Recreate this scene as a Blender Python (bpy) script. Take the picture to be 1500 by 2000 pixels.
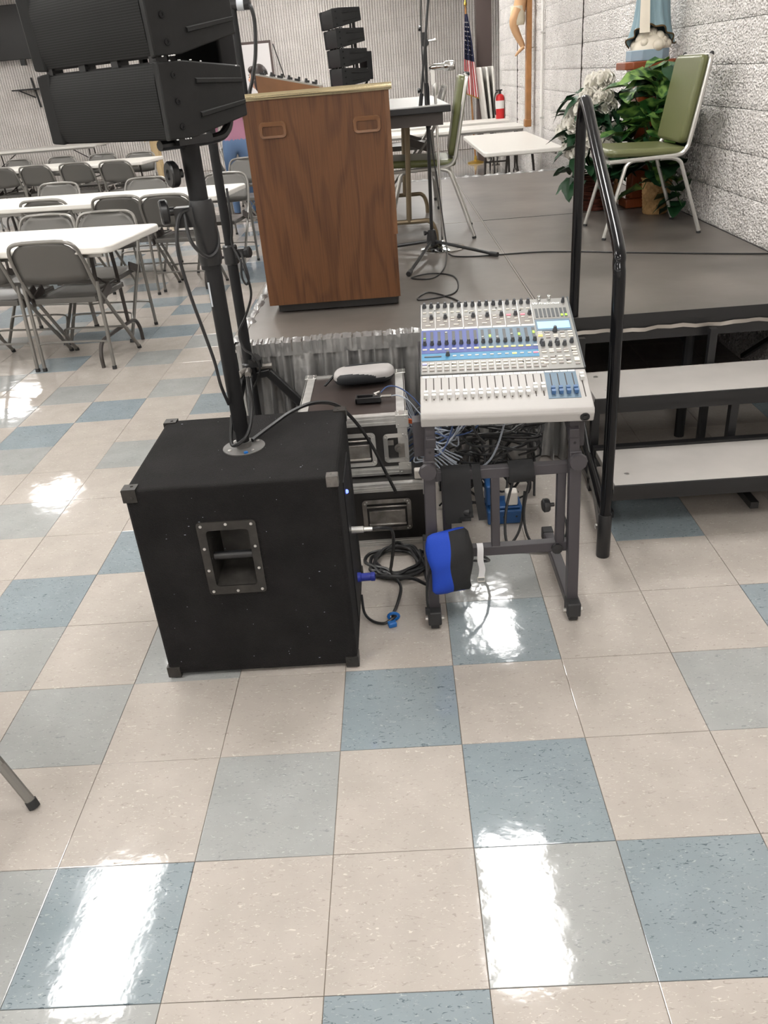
import bpy, bmesh, math, random
from mathutils import Vector, Matrix, Euler
random.seed(7)
for o in list(bpy.data.objects): bpy.data.objects.remove(o)
S = bpy.context.scene
COL = S.collection
PI = math.pi
sin, cos, rad = math.sin, math.cos, math.radians
# ------------------------------------------------------------------ camera, world, exposure, lights
F, YAW, PITCH, ROLL = 1567.78, -0.04354, 0.49775, -0.08709
CAM = Vector((-0.079, -1.175, 1.477))
fwd = Vector((sin(YAW)*cos(PITCH), cos(YAW)*cos(PITCH), -sin(PITCH)))
rgt = Vector((cos(YAW), -sin(YAW), 0)); upv = rgt.cross(fwd)
R2 = rgt*cos(ROLL)+upv*sin(ROLL); U2 = upv*cos(ROLL)-rgt*sin(ROLL)
cd = bpy.data.cameras.new('camera'); cam = bpy.data.objects.new('camera', cd); COL.objects.link(cam)
cd.sensor_fit = 'HORIZONTAL'; cd.sensor_width = 36.0; cd.lens = F/1500*36; cd.clip_start = 0.02; cd.clip_end = 100
m3 = Matrix((R2, U2, -fwd)).transposed(); cam.matrix_world = Matrix.Translation(CAM) @ m3.to_4x4()
S.camera = cam
W = bpy.data.worlds.new('world'); S.world = W; W.use_nodes = True
W.node_tree.nodes['Background'].inputs[0].default_value = (0.9, 0.93, 1.0, 1); W.node_tree.nodes['Background'].inputs[1].default_value = 0.15
S.view_settings.view_transform = 'Standard'; S.view_settings.look = 'None'; S.view_settings.gamma = 1.0
S.view_settings.use_curve_mapping = False; S.view_settings.exposure = 0.0
CEIL = 3.45
S.cycles.diffuse_bounces = 4; S.cycles.glossy_bounces = 3; S.cycles.max_bounces = 6
LAMP_POWER = 33.5            # emission of the ceiling light diffusers
LAMP_XY = [(.45-2.75*i, y) for i in range(5) for y in (-4.2, -1.0)]+[(.45, 2.25), (-2.3, 2.2), (.6, 5.45), (-2.3, 5.4), (-5.05, 2.2), (-5.05, 5.4), (-5.2, 9.3), (-2.3, 8.6), (-7.4, 13.2), (-7.8, 8.6), (-7.8, 5.4), (-7.8, 2.2),
           (-10.5, 2.2), (-10.5, 5.4), (-10.5, 8.6), (-10.5, 13.2), (.45, 9.4), (.45, 12.6), (-1.7, 11.8), (-1.7, 15.0)]  # this row is added to light the far hall, reflections kept out of view

# ------------------------------------------------------------------ materials
M = {}
def mat(name, col, rough=.5, metal=0., spec=.5, bump=None, var=None, coat=0., emit=None, sheen=0., coord='Object', alpha=None):
    m = bpy.data.materials.new(name); m.use_nodes = True; nt = m.node_tree; b = nt.nodes['Principled BSDF']
    c = (*col, 1) if len(col) == 3 else col
    b.inputs['Base Color'].default_value = c; b.inputs['Roughness'].default_value = rough; b.inputs['Metallic'].default_value = metal
    b.inputs['Specular IOR Level'].default_value = spec; b.inputs['Coat Weight'].default_value = coat; b.inputs['Coat Roughness'].default_value = .08
    b.inputs['Sheen Weight'].default_value = sheen
    if emit: b.inputs['Emission Color'].default_value = (*emit[0], 1); b.inputs['Emission Strength'].default_value = emit[1]
    tc = None
    if bump or var:
        if coord == 'World': tc = nt.nodes.new('ShaderNodeNewGeometry').outputs['Position']
        else: tc = nt.nodes.new('ShaderNodeTexCoord').outputs['Object']
    if bump:
        n = nt.nodes.new('ShaderNodeTexNoise'); n.inputs['Scale'].default_value = bump[0]; n.inputs['Detail'].default_value = 3
        bp = nt.nodes.new('ShaderNodeBump'); bp.inputs['Strength'].default_value = bump[1]; bp.inputs['Distance'].default_value = bump[2] if len(bump) > 2 else .005
        nt.links.new(tc, n.inputs['Vector']); nt.links.new(n.outputs['Fac'], bp.inputs['Height']); nt.links.new(bp.outputs['Normal'], b.inputs['Normal'])
    if var:   # (scale, amount)
        n = nt.nodes.new('ShaderNodeTexNoise'); n.inputs['Scale'].default_value = var[0]; n.inputs['Detail'].default_value = 5
        r = nt.nodes.new('ShaderNodeMapRange'); r.inputs[1].default_value = .3; r.inputs[2].default_value = .7; r.inputs[3].default_value = 1-var[1]; r.inputs[4].default_value = 1+var[1]
        mx = nt.nodes.new('ShaderNodeMix'); mx.data_type = 'RGBA'; mx.blend_type = 'MULTIPLY'; mx.inputs['Factor'].default_value = 1
        mx.inputs['A'].default_value = c
        nt.links.new(tc, n.inputs['Vector']); nt.links.new(n.outputs['Fac'], r.inputs[0]); nt.links.new(r.outputs[0], mx.inputs['B']); nt.links.new(mx.outputs['Result'], b.inputs['Base Color'])
    M[name] = m
    return m
def node(nt, t, **kw):
    n = nt.nodes.new(t)
    for k, v in kw.items(): setattr(n, k, v)
    return n
def tile_mat(name, base, dark, light, dk):
    m = mat(name, base, .13, spec=.6); nt = m.node_tree; b = nt.nodes['Principled BSDF']; L = nt.links.new
    g = node(nt, 'ShaderNodeNewGeometry')
    mp = node(nt, 'ShaderNodeMapping'); mp.inputs['Scale'].default_value = (60, 150, 1); L(g.outputs['Position'], mp.inputs['Vector'])
    n1 = node(nt, 'ShaderNodeTexNoise'); n1.inputs['Scale'].default_value = 1.0; n1.inputs['Detail'].default_value = 2.5; n1.inputs['Distortion'].default_value = 1.4; L(mp.outputs[0], n1.inputs['Vector'])
    mp2 = node(nt, 'ShaderNodeMapping'); mp2.inputs['Scale'].default_value = (62, 170, 1); mp2.inputs['Location'].default_value = (7.3, 3.1, 0); mp2.inputs['Rotation'].default_value = (0, 0, .25); L(g.outputs['Position'], mp2.inputs['Vector'])
    n2 = node(nt, 'ShaderNodeTexNoise'); n2.inputs['Scale'].default_value = 1.0; n2.inputs['Detail'].default_value = 2.0; n2.inputs['Distortion'].default_value = 1.6; L(mp2.outputs[0], n2.inputs['Vector'])
    n3 = node(nt, 'ShaderNodeTexNoise'); n3.inputs['Scale'].default_value = 9; n3.inputs['Detail'].default_value = 3; L(g.outputs['Position'], n3.inputs['Vector'])
    def ramp(src, a, c):
        r = node(nt, 'ShaderNodeMapRange'); r.inputs[1].default_value = a; r.inputs[2].default_value = c; L(src, r.inputs[0]); return r.outputs[0]
    def mix(fac, A, B):
        x = node(nt, 'ShaderNodeMix', data_type='RGBA')
        L(fac, x.inputs['Factor'])
        if isinstance(A, tuple): x.inputs['A'].default_value = (*A, 1)
        else: L(A, x.inputs['A'])
        x.inputs['B'].default_value = (*B, 1); return x.outputs['Result']
    c = mix(ramp(n3.outputs['Fac'], .35, .7), base, tuple(v*.9 for v in base))
    c = mix(ramp(n1.outputs['Fac'], dk, dk+.07), c, dark)
    c = mix(ramp(n2.outputs['Fac'], .645, .71), c, light)
    L(c, b.inputs['Base Color'])
    n4 = node(nt, 'ShaderNodeTexNoise'); n4.inputs['Scale'].default_value = 14; n4.inputs['Detail'].default_value = 2; L(g.outputs['Position'], n4.inputs['Vector'])
    r = node(nt, 'ShaderNodeMapRange'); r.inputs[3].default_value = .03; r.inputs[4].default_value = .11; L(n4.outputs['Fac'], r.inputs[0]); L(r.outputs[0], b.inputs['Roughness'])
    n5 = node(nt, 'ShaderNodeTexNoise'); n5.inputs['Scale'].default_value = 22; n5.inputs['Detail'].default_value = 3; L(g.outputs['Position'], n5.inputs['Vector'])
    bp = node(nt, 'ShaderNodeBump'); bp.inputs['Strength'].default_value = .10; bp.inputs['Distance'].default_value = .004; L(n5.outputs['Fac'], bp.inputs['Height']); L(bp.outputs[0], b.inputs['Normal'])
tile_mat('tile_beige', (.425, .385, .35), (.33, .295, .265), (.56, .52, .475), .625)
tile_mat('tile_grey', (.325, .33, .325), (.24, .245, .25), (.42, .42, .41), .62)
tile_mat('tile_blue', (.235, .275, .30), (.095, .125, .145), (.34, .375, .39), .625)
mat('floor_joint', (.16, .12, .08), .6)
def block_mat(name, c1, c2, ribs, bs):
    m = mat(name, c1, .75, spec=.3); nt = m.node_tree; b = nt.nodes['Principled BSDF']; L = nt.links.new
    g = node(nt, 'ShaderNodeNewGeometry')
    n1 = node(nt, 'ShaderNodeTexNoise'); n1.inputs['Scale'].default_value = 3.0; n1.inputs['Detail'].default_value = 4; L(g.outputs['Position'], n1.inputs['Vector'])
    n2 = node(nt, 'ShaderNodeTexVoronoi'); n2.inputs['Scale'].default_value = 85; L(g.outputs['Position'], n2.inputs['Vector'])
    mpn = node(nt, 'ShaderNodeMapping'); mpn.inputs['Scale'].default_value = (150, 150, 60); L(g.outputs['Position'], mpn.inputs['Vector'])
    n3 = node(nt, 'ShaderNodeTexNoise'); n3.inputs['Scale'].default_value = 1.0; n3.inputs['Detail'].default_value = 2; L(mpn.outputs[0], n3.inputs['Vector'])
    r = node(nt, 'ShaderNodeMapRange'); r.inputs[1].default_value = .35; r.inputs[2].default_value = .65; L(n1.outputs['Fac'], r.inputs[0])
    x = node(nt, 'ShaderNodeMix', data_type='RGBA'); x.inputs['A'].default_value = (*c1, 1); x.inputs['B'].default_value = (*c2, 1); L(r.outputs[0], x.inputs['Factor'])
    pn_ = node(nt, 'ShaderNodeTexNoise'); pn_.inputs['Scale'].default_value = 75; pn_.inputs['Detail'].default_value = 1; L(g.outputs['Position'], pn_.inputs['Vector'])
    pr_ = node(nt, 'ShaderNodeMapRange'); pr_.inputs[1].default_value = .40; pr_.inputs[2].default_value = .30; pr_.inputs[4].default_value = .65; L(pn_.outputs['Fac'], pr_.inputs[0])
    pit_shade = node(nt, 'ShaderNodeMix', data_type='RGBA'); pit_shade.inputs['B'].default_value = (.30, .28, .26, 1); L(pr_.outputs[0], pit_shade.inputs['Factor']); L(x.outputs['Result'], pit_shade.inputs['A']); L(pit_shade.outputs['Result'], b.inputs['Base Color'])  # shade in the pits of the rough face, mixed into the colour as dark spots
    ad = node(nt, 'ShaderNodeMath', operation='ADD'); L(n3.outputs['Fac'], ad.inputs[0]); L(n2.outputs['Distance'], ad.inputs[1])
    bp = node(nt, 'ShaderNodeBump'); bp.inputs['Strength'].default_value = bs; bp.inputs['Distance'].default_value = .02; L(ad.outputs[0], bp.inputs['Height']); L(bp.outputs[0], b.inputs['Normal'])
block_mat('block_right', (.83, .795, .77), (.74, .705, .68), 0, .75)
block_mat('block_back', (.86, .815, .79), (.77, .725, .70), 0, .3)
mat('mortar', (.55, .525, .505), .9)
mat('plaster', (.80, .78, .75), .8, bump=(40, .2))
mat('ceiling_tile', (.88, .87, .85), .9, bump=(90, .3))
mat('lamp_glow', (1, 1, 1), .5, emit=((1.0, .985, .955), LAMP_POWER))
mat('white_metal', (.8, .8, .78), .4)
mat('deck', (.112, .098, .087), .36, spec=.5, bump=(6, .12, .01), var=(2.6, .32), coord='World')
mat('deck_edge', (.35, .32, .29), .4, metal=.7)
mat('black_steel', (.012, .012, .013), .35, spec=.5)
mat('black_gloss', (.006, .006, .007), .14, spec=.28)
mat('black_matte', (.010, .010, .011), .6, spec=.3, bump=(120, .1, .001))
mat('speaker_shell', (.013, .013, .013), .62, spec=.25, bump=(160, .25, .001), var=(12, .15))
mat('carpet_black', (.014, .013, .013), .95, spec=.1, bump=(420, .9, .004), var=(9, .25), sheen=.03)
mat('rubber', (.02, .02, .021), .6)
mat('cable_black', (.014, .014, .015), .42)
mat('cable_grey', (.33, .36, .42), .4)
mat('cable_blue', (.05, .09, .22), .4)
mat('worn_steel', (.30, .28, .26), .38, metal=.85, bump=(30, .2, .002), var=(30, .3))
mat('corner_steel', (.17, .16, .15), .4, metal=.7, bump=(60, .3, .002), var=(40, .3))
mat('flange_grey', (.12, .115, .11), .5, metal=.3, var=(30, .2))
mat('dark_plate', (.034, .031, .028), .45, metal=.4, bump=(60, .3, .002), var=(25, .4))
mat('zinc', (.62, .61, .59), .3, metal=.9)
mat('chrome', (.75, .75, .74), .10, metal=1.)
mat('alu', (.60, .59, .57), .38, metal=.75, bump=(60, .1, .001), var=(30, .12))
mat('case_black', (.020, .018, .017), .3, spec=.5, bump=(50, .1, .001))
mat('case_brown', (.040, .030, .027), .35, spec=.45, bump=(8, .12, .004), var=(6, .25))
mat('tread', (.375, .355, .335), .45, var=(8, .05), coord='World')
mat('satin_grey', (.29, .285, .28), .32, metal=.45, spec=.6, bump=(11, .8, .02))
mat('chair_paint', (.112, .107, .099), .36, metal=.35, spec=.5)
mat('chair_tube', (.21, .20, .185), .34, metal=.5)
mat('chair_tube_dark', (.07, .06, .055), .4, metal=.3)
mat('table_white', (.72, .695, .65), .4, bump=(60, .05, .002))
mat('table_leg', (.06, .052, .048), .4, metal=.3)
mat('table_leg_grey', (.36, .35, .33), .35, metal=.5)
mat('bronze', (.19, .145, .09), .38, metal=.5)
mat('vinyl_green', (.118, .126, .050), .33, spec=.5, bump=(45, .12, .002))
mat('alu_tube', (.58, .57, .54), .28, metal=.75)
mat('brass', (.62, .53, .34), .18, metal=.9, bump=(5, .15, .01))
mat('gold_lam', (.48, .45, .36), .3, metal=.3)
mat('wood_trim', (.150, .066, .026), .4, var=(8, .2))
mat('wood_red', (.24, .058, .018), .30, spec=.5, var=(5, .2))
mat('wood_cross', (.36, .165, .055), .4, var=(8, .2))
mat('skin', (.62, .36, .25), .5)
mat('flesh_paint', (.60, .36, .19), .45)
mat('cloth_cream', (.66, .60, .46), .6)
mat('robe_blue', (.20, .30, .345), .4)
mat('base_blue', (.25, .335, .41), .45)
mat('cloud_white', (.72, .65, .54), .35)
mat('gold_dark', (.12, .075, .03), .4, metal=.4)
mat('leaf_dark', (.010, .045, .016), .4, spec=.4, bump=(60, .3, .003), var=(16, .45))
mat('petal', (.86, .83, .76), .6)
mat('stem', (.03, .10, .02), .5)
mat('wicker_dark', (.085, .022, .014), .5, spec=.4)
mat('wicker_tan', (.40, .235, .095), .6)
mat('soil', (.03, .02, .015), .9)
mat('red_paint', (.55, .012, .015), .3)
mat('paper', (.72, .71, .69), .6)
mat('flag_red', (.50, .03, .04), .7); mat('flag_white', (.72, .68, .66), .7); mat('flag_blue', (.02, .024, .06), .7)
mat('gold', (.55, .36, .08), .3, metal=.8)
mat('brown_paint', (.10, .072, .066), .6)
mat('tv_black', (.012, .011, .011), .25)
mat('screen_white', (.80, .77, .77), .7)
mat('hair', (.022, .012, .010), .5)
mat('pink', (.62, .06, .22), .7); mat('purple_vest', (.33, .15, .22), .6, bump=(20, .2, .01)); mat('jeans', (.10, .17, .30), .8)
mat('khaki', (.56, .42, .24), .8); mat('shirt_grey', (.2, .2, .22), .8); mat('shoe', (.05, .03, .03), .5)
mat('console_grey', (.25, .245, .232), .45, metal=.2); mat('console_white', (.40, .383, .368), .42, spec=.35); mat('console_dark', (.05, .055, .06), .45)
mat('console_blue', (.060, .085, .28), .5); mat('console_cyan', (.055, .22, .38), .5); mat('console_navy', (.10, .16, .22), .45)
mat('console_brown', (.21, .19, .175), .5)
mat('knob', (.06, .063, .07), .42); mat('knob_cap', (.10, .11, .13), .4)
mat('button_white', (.66, .62, .56), .45); mat('button_grey', (.34, .31, .29), .5)
mat('led_yellow', (.8, .65, .15), .4, emit=((1., .8, .25), .55)); mat('led_red', (.8, .2, .25), .4, emit=((1., .2, .3), .5)); mat('led_green', (.3, .6, .05), .4, emit=((.45, 1., .05), .6))
mat('lcd', (.3, .55, .8), .3, emit=((.35, .65, 1.), .55)); mat('led_blue', (.1, .15, .9), .3, emit=((.1, .15, 1.), 4.)); mat('led_violet', (.4, .4, .7), .4, emit=((.5, .5, 1.), .3))
mat('fader_white', (.62, .61, .59), .3); mat('fader_blue', (.06, .13, .27), .3); mat('slot', (.03, .022, .018), .6)
mat('print_white', (.85, .85, .83), .5)
mat('stand_paint', (.050, .045, .050), .42, spec=.45)
mat('bag_blue', (.006, .05, .42), .75, bump=(300, .3, .002)); mat('bag_black', (.012, .012, .013), .8, bump=(200, .3, .002)); mat('strap_black', (.010, .010, .011), .85)
mat('velcro_white', (.72, .71, .72), .7); mat('box_blue', (.015, .075, .22), .35); mat('plug_white', (.72, .68, .63), .4)
mat('connector_blue', (.015, .03, .30), .3); mat('clip_blue', (.01, .12, .40), .4); mat('orange', (.7, .12, .02), .5)
mat('pouch_white', (.36, .34, .33), .6); mat('pouch_black', (.014, .015, .018), .65)
mat('tape_grey', (.50, .53, .57), .4)
def wood_mat():
    m = mat('oak', (.2, .1, .05), .42, spec=.4); nt = m.node_tree; b = nt.nodes['Principled BSDF']; L = nt.links.new
    tc = node(nt, 'ShaderNodeTexCoord')
    mp = node(nt, 'ShaderNodeMapping'); mp.inputs['Scale'].default_value = (4.2, 4.2, .62); L(tc.outputs['Object'], mp.inputs['Vector'])
    n0 = node(nt, 'ShaderNodeTexNoise'); n0.inputs['Scale'].default_value = 1.3; n0.inputs['Detail'].default_value = 2; L(mp.outputs[0], n0.inputs['Vector'])
    ad = node(nt, 'ShaderNodeMix', data_type='VECTOR'); ad.inputs['Factor'].default_value = .22; L(mp.outputs[0], ad.inputs['A']); L(n0.outputs['Color'], ad.inputs['B'])
    wv = node(nt, 'ShaderNodeMath', operation='MULTIPLY'); wv.inputs[1].default_value = 58; L(n0.outputs['Fac'], wv.inputs[0])
    sn = node(nt, 'ShaderNodeMath', operation='SINE'); L(wv.outputs[0], sn.inputs[0])
    mp2 = node(nt, 'ShaderNodeMapping'); mp2.inputs['Scale'].default_value = (170, 170, 4); L(tc.outputs['Object'], mp2.inputs['Vector'])
    n2 = node(nt, 'ShaderNodeTexNoise'); n2.inputs['Scale'].default_value = 1; n2.inputs['Detail'].default_value = 4; L(mp2.outputs[0], n2.inputs['Vector'])
    r1 = node(nt, 'ShaderNodeMapRange'); r1.inputs[1].default_value = .15; r1.inputs[2].default_value = 1; L(sn.outputs[0], r1.inputs[0])
    x = node(nt, 'ShaderNodeMix', data_type='RGBA'); x.inputs['A'].default_value = (.130, .054, .020, 1); x.inputs['B'].default_value = (.055, .020, .008, 1)
    mu = node(nt, 'ShaderNodeMath', operation='MULTIPLY'); L(r1.outputs[0], mu.inputs[0]); L(n2.outputs['Fac'], mu.inputs[1]); L(mu.outputs[0], x.inputs['Factor'])
    r2 = node(nt, 'ShaderNodeMapRange'); r2.inputs[1].default_value = .45; r2.inputs[2].default_value = .75; r2.inputs[4].default_value = .6; L(n2.outputs['Fac'], r2.inputs[0])
    y = node(nt, 'ShaderNodeMix', data_type='RGBA'); L(r2.outputs[0], y.inputs['Factor']); L(x.outputs['Result'], y.inputs['A']); y.inputs['B'].default_value = (.060, .023, .009, 1)
    L(y.outputs['Result'], b.inputs['Base Color'])
wood_mat()
def varieg():
    m = mat('leaf_varieg', (.1, .2, .05), .35); nt = m.node_tree; b = nt.nodes['Principled BSDF']; L = nt.links.new
    tc = node(nt, 'ShaderNodeTexCoord'); oi = node(nt, 'ShaderNodeObjectInfo')
    n = node(nt, 'ShaderNodeTexNoise', noise_dimensions='4D'); n.inputs['Scale'].default_value = 28; n.inputs['Detail'].default_value = 3; L(tc.outputs['Object'], n.inputs['Vector'])
    ml = node(nt, 'ShaderNodeMath', operation='MULTIPLY'); ml.inputs[1].default_value = 50; L(oi.outputs['Random'], ml.inputs[0]); L(ml.outputs[0], n.inputs['W'])
    r = node(nt, 'ShaderNodeMapRange'); r.inputs[1].default_value = .46; r.inputs[2].default_value = .62; L(n.outputs['Fac'], r.inputs[0])
    x = node(nt, 'ShaderNodeMix', data_type='RGBA'); x.inputs['A'].default_value = (.018, .075, .016, 1); x.inputs['B'].default_value = (.19, .32, .075, 1); L(r.outputs[0], x.inputs['Factor']); L(x.outputs['Result'], b.inputs['Base Color'])
varieg()
def weave_mat(name, c1, c2, sc):
    m = M[name]; nt = m.node_tree; b = nt.nodes['Principled BSDF']; L = nt.links.new
    tc = node(nt, 'ShaderNodeTexCoord'); n = node(nt, 'ShaderNodeTexNoise'); n.inputs['Scale'].default_value = sc; L(tc.outputs['Object'], n.inputs['Vector'])
    x = node(nt, 'ShaderNodeMix', data_type='RGBA'); x.inputs['A'].default_value = (*c1, 1); x.inputs['B'].default_value = (*c2, 1); L(n.outputs['Fac'], x.inputs['Factor']); L(x.outputs['Result'], b.inputs['Base Color'])
weave_mat('wicker_tan', (.30, .16, .055), (.48, .30, .13), 60); weave_mat('wicker_dark', (.04, .01, .008), (.16, .045, .025), 50)

def grille_mat():
    m = mat('grille_steel', (.03, .03, .03), .6, spec=.2); nt = m.node_tree; b = nt.nodes['Principled BSDF']; L = nt.links.new
    tc = node(nt, 'ShaderNodeTexCoord'); sx = node(nt, 'ShaderNodeSeparateXYZ'); L(tc.outputs['Object'], sx.inputs[0])
    def wave(src, k):
        a = node(nt, 'ShaderNodeMath', operation='MULTIPLY'); a.inputs[1].default_value = k; L(src, a.inputs[0]); q = node(nt, 'ShaderNodeMath', operation='SINE'); L(a.outputs[0], q.inputs[0]); return q.outputs[0]
    p = node(nt, 'ShaderNodeMath', operation='MULTIPLY'); L(wave(sx.outputs[0], 2*PI/.0085), p.inputs[0]); L(wave(sx.outputs[2], 2*PI/.0098), p.inputs[1])
    ab = node(nt, 'ShaderNodeMath', operation='ABSOLUTE'); L(p.outputs[0], ab.inputs[0])
    r = node(nt, 'ShaderNodeMapRange'); r.inputs[1].default_value = .2; r.inputs[2].default_value = .5; L(ab.outputs[0], r.inputs[0])
    x = node(nt, 'ShaderNodeMix', data_type='RGBA'); x.inputs['A'].default_value = (.020, .020, .020, 1); x.inputs['B'].default_value = (.004, .004, .004, 1); L(r.outputs[0], x.inputs['Factor']); L(x.outputs['Result'], b.inputs['Base Color'])
grille_mat()
# ------------------------------------------------------------------ geometry helpers
class G:
    def __init__(s): s.v = []; s.f = []; s.mi = []; s.T = Matrix(); s.cur = 0
    def _add(s, vs, fs):
        n = len(s.v); s.v += [s.T @ Vector(v) for v in vs]; s.f += [tuple(i+n for i in f) for f in fs]; s.mi += [s.cur]*len(fs); return s
    def box(s, c, d, rot=None):
        x, y, z = d[0]/2, d[1]/2, d[2]/2
        vs = [Vector((i*x, j*y, k*z)) for i in (-1, 1) for j in (-1, 1) for k in (-1, 1)]
        if rot is not None:
            R = rot if isinstance(rot, Matrix) else Euler(rot).to_matrix()
            vs = [R @ v for v in vs]
        return s._add([v+Vector(c) for v in vs], [(0, 1, 3, 2), (4, 6, 7, 5), (0, 4, 5, 1), (2, 3, 7, 6), (0, 2, 6, 4), (1, 5, 7, 3)])
    def b2(s, x0, x1, y0, y1, z0, z1): return s.box(((x0+x1)/2, (y0+y1)/2, (z0+z1)/2), (x1-x0, y1-y0, z1-z0))
    def bar(s, p, q, w, h, up=(0, 0, 1)):     # rectangular bar from p to q
        p, q = Vector(p), Vector(q); a = (q-p); l = a.length; a.normalize(); u = Vector(up)
        if abs(a.dot(u)) > .98: u = Vector((0, 1, 0))
        b = a.cross(u).normalized(); c = b.cross(a)
        return s.box((p+q)/2, (l, w, h), Matrix((a, b, c)).transposed())
    def tube(s, pts, r, n=8, closed=False, caps=True):
        P = [Vector(p) for p in pts]; k = len(P); rs = r if isinstance(r, (list, tuple)) else [r]*k
        vs = []; fs = []; prev = None
        for i in range(k):
            if closed: t = P[(i+1) % k]-P[i-1]
            else: t = P[min(i+1, k-1)]-P[max(i-1, 0)]
            if t.length < 1e-9: t = Vector((0, 0, 1))
            t.normalize()
            if prev is None:
                u = Vector((0, 0, 1)) if abs(t.z) < .9 else Vector((1, 0, 0)); prev = (u-t*u.dot(t)).normalized()
            else:
                prev = prev-t*prev.dot(t)
                prev = prev.normalized() if prev.length > 1e-6 else t.orthogonal().normalized()
            b = t.cross(prev)
            vs += [P[i]+(prev*cos(2*PI*j/n)+b*sin(2*PI*j/n))*rs[i] for j in range(n)]
        for i in range(k if closed else k-1):
            for j in range(n):
                a, c = i*n, ((i+1) % k)*n; fs.append((a+j, a+(j+1) % n, c+(j+1) % n, c+j))
        if caps and not closed: fs.append(tuple(range(n-1, -1, -1))); fs.append(tuple((k-1)*n+j for j in range(n)))
        return s._add(vs, fs)
    def cyl(s, p, q, r, n=14): return s.tube([p, q], r, n)
    def lathe(s, prof, c=(0, 0, 0), n=20, ax=None):    # prof [(r,z)]
        Mx = Matrix.Translation(Vector(c))
        if ax is not None: Mx = Mx @ Vector((0, 0, 1)).rotation_difference(Vector(ax)).to_matrix().to_4x4()
        vs = [Mx @ Vector((r*cos(2*PI*j/n), r*sin(2*PI*j/n), z)) for r, z in prof for j in range(n)]; fs = []
        for i in range(len(prof)-1):
            for j in range(n): fs.append((i*n+j, i*n+(j+1) % n, (i+1)*n+(j+1) % n, (i+1)*n+j))
        fs.append(tuple(range(n-1, -1, -1))); fs.append(tuple((len(prof)-1)*n+j for j in range(n)))
        return s._add(vs, fs)
    def sph(s, c, r, n=12, m=8):
        rx, ry, rz = (r, r, r) if not isinstance(r, (tuple, list)) else r
        vs = [(c[0], c[1], c[2]-rz)]
        for i in range(1, m):
            a = PI*i/m-PI/2; vs += [(c[0]+rx*cos(a)*cos(2*PI*j/n), c[1]+ry*cos(a)*sin(2*PI*j/n), c[2]+rz*sin(a)) for j in range(n)]
        vs.append((c[0], c[1], c[2]+rz)); fs = []
        for j in range(n): fs.append((0, 1+(j+1) % n, 1+j)); fs.append((len(vs)-1, 1+(m-2)*n+j, 1+(m-2)*n+(j+1) % n))
        for i in range(m-2):
            for j in range(n): fs.append((1+i*n+j, 1+i*n+(j+1) % n, 1+(i+1)*n+(j+1) % n, 1+(i+1)*n+j))
        return s._add(vs, fs)
    def prism(s, poly, h, M4=None):           # polygon in xy extruded 0..h in z, then M4
        n = len(poly); vs = [Vector((x, y, 0)) for x, y in poly]+[Vector((x, y, h)) for x, y in poly]
        if M4 is not None: vs = [M4 @ v for v in vs]
        return s._add(vs, [tuple(range(n-1, -1, -1)), tuple(range(n, 2*n))]+[(i, (i+1) % n, n+(i+1) % n, n+i) for i in range(n)])
    def grid(s, fn, nu, nv, closed_u=False):
        vs = [fn(i/(nu if closed_u else nu-1), j/(nv-1)) for j in range(nv) for i in range(nu)]; fs = []
        for j in range(nv-1):
            for i in range(nu if closed_u else nu-1): fs.append((j*nu+i, j*nu+(i+1) % nu, (j+1)*nu+(i+1) % nu, (j+1)*nu+i))
        return s._add(vs, fs)
    def mesh(s, name, mats, off=Vector((0, 0, 0)), smooth=35, fix=True):
        me = bpy.data.meshes.new(name); me.from_pydata([v-off for v in s.v], [], s.f)
        for m in (mats if isinstance(mats, (list, tuple)) else [mats]): me.materials.append(M[m])
        if any(s.mi): me.polygons.foreach_set('material_index', s.mi)
        if fix:
            bm = bmesh.new(); bm.from_mesh(me); bmesh.ops.recalc_face_normals(bm, faces=bm.faces); bm.to_mesh(me); bm.free()
        if smooth:
            me.polygons.foreach_set('use_smooth', [True]*len(me.polygons)); me.set_sharp_from_angle(angle=rad(smooth))
        return me
def link(name, data, parent=None):
    o = bpy.data.objects.new(name, data); COL.objects.link(o)
    if parent: o.parent = parent
    return o
def worldoff(p):
    t = Vector((0, 0, 0))
    while p is not None: t += p.location; p = p.parent
    return t
def part(parent, name, g, mats, label=None, bev=0, smooth=35, kind=None, seg=2):
    o = link(name, g.mesh(name, mats, worldoff(parent), smooth), parent)
    if label: o['label'] = label
    if kind: o['kind'] = kind
    if bev:
        b = o.modifiers.new('bevel', 'BEVEL'); b.width = bev; b.segments = seg; b.limit_method = 'ANGLE'; b.angle_limit = rad(40)
    return o
def tag(o, label, cat, group=None):
    o['label'] = label; o['category'] = cat
    if group: o['group'] = group
    return o
def thing(name, label, cat, loc=(0, 0, 0), group=None):
    return tag(link0(name, loc), label, cat, group)
def link0(name, loc):
    o = link(name, None); o.location = loc; o.empty_display_size = .1; return o
def solo(name, g, mats, label, cat, loc=(0, 0, 0), bev=0, smooth=35, group=None):
    o = link(name, g.mesh(name, mats, Vector(loc), smooth)); o.location = loc
    if bev: b = o.modifiers.new('bevel', 'BEVEL'); b.width = bev; b.segments = 2; b.limit_method = 'ANGLE'; b.angle_limit = rad(40)
    return tag(o, label, cat, group)
def struct(name, g, mats, parent=None, smooth=35):
    o = link(name, g.mesh(name, mats, Vector((0, 0, 0)), smooth), parent)
    if parent is None: o['kind'] = 'structure'
    return o
def dup(root, loc, rz=0, label=None, group=None, scale=None):
    r = root.copy(); COL.objects.link(r); r.location = loc; r.rotation_euler = (0, 0, rz)
    if label: r['label'] = label
    if group: r['group'] = group
    for ch in list(root.children):
        c = ch.copy(); COL.objects.link(c); c.parent = r
        for g in list(ch.children):
            d = g.copy(); COL.objects.link(d); d.parent = c
    return r
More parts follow.
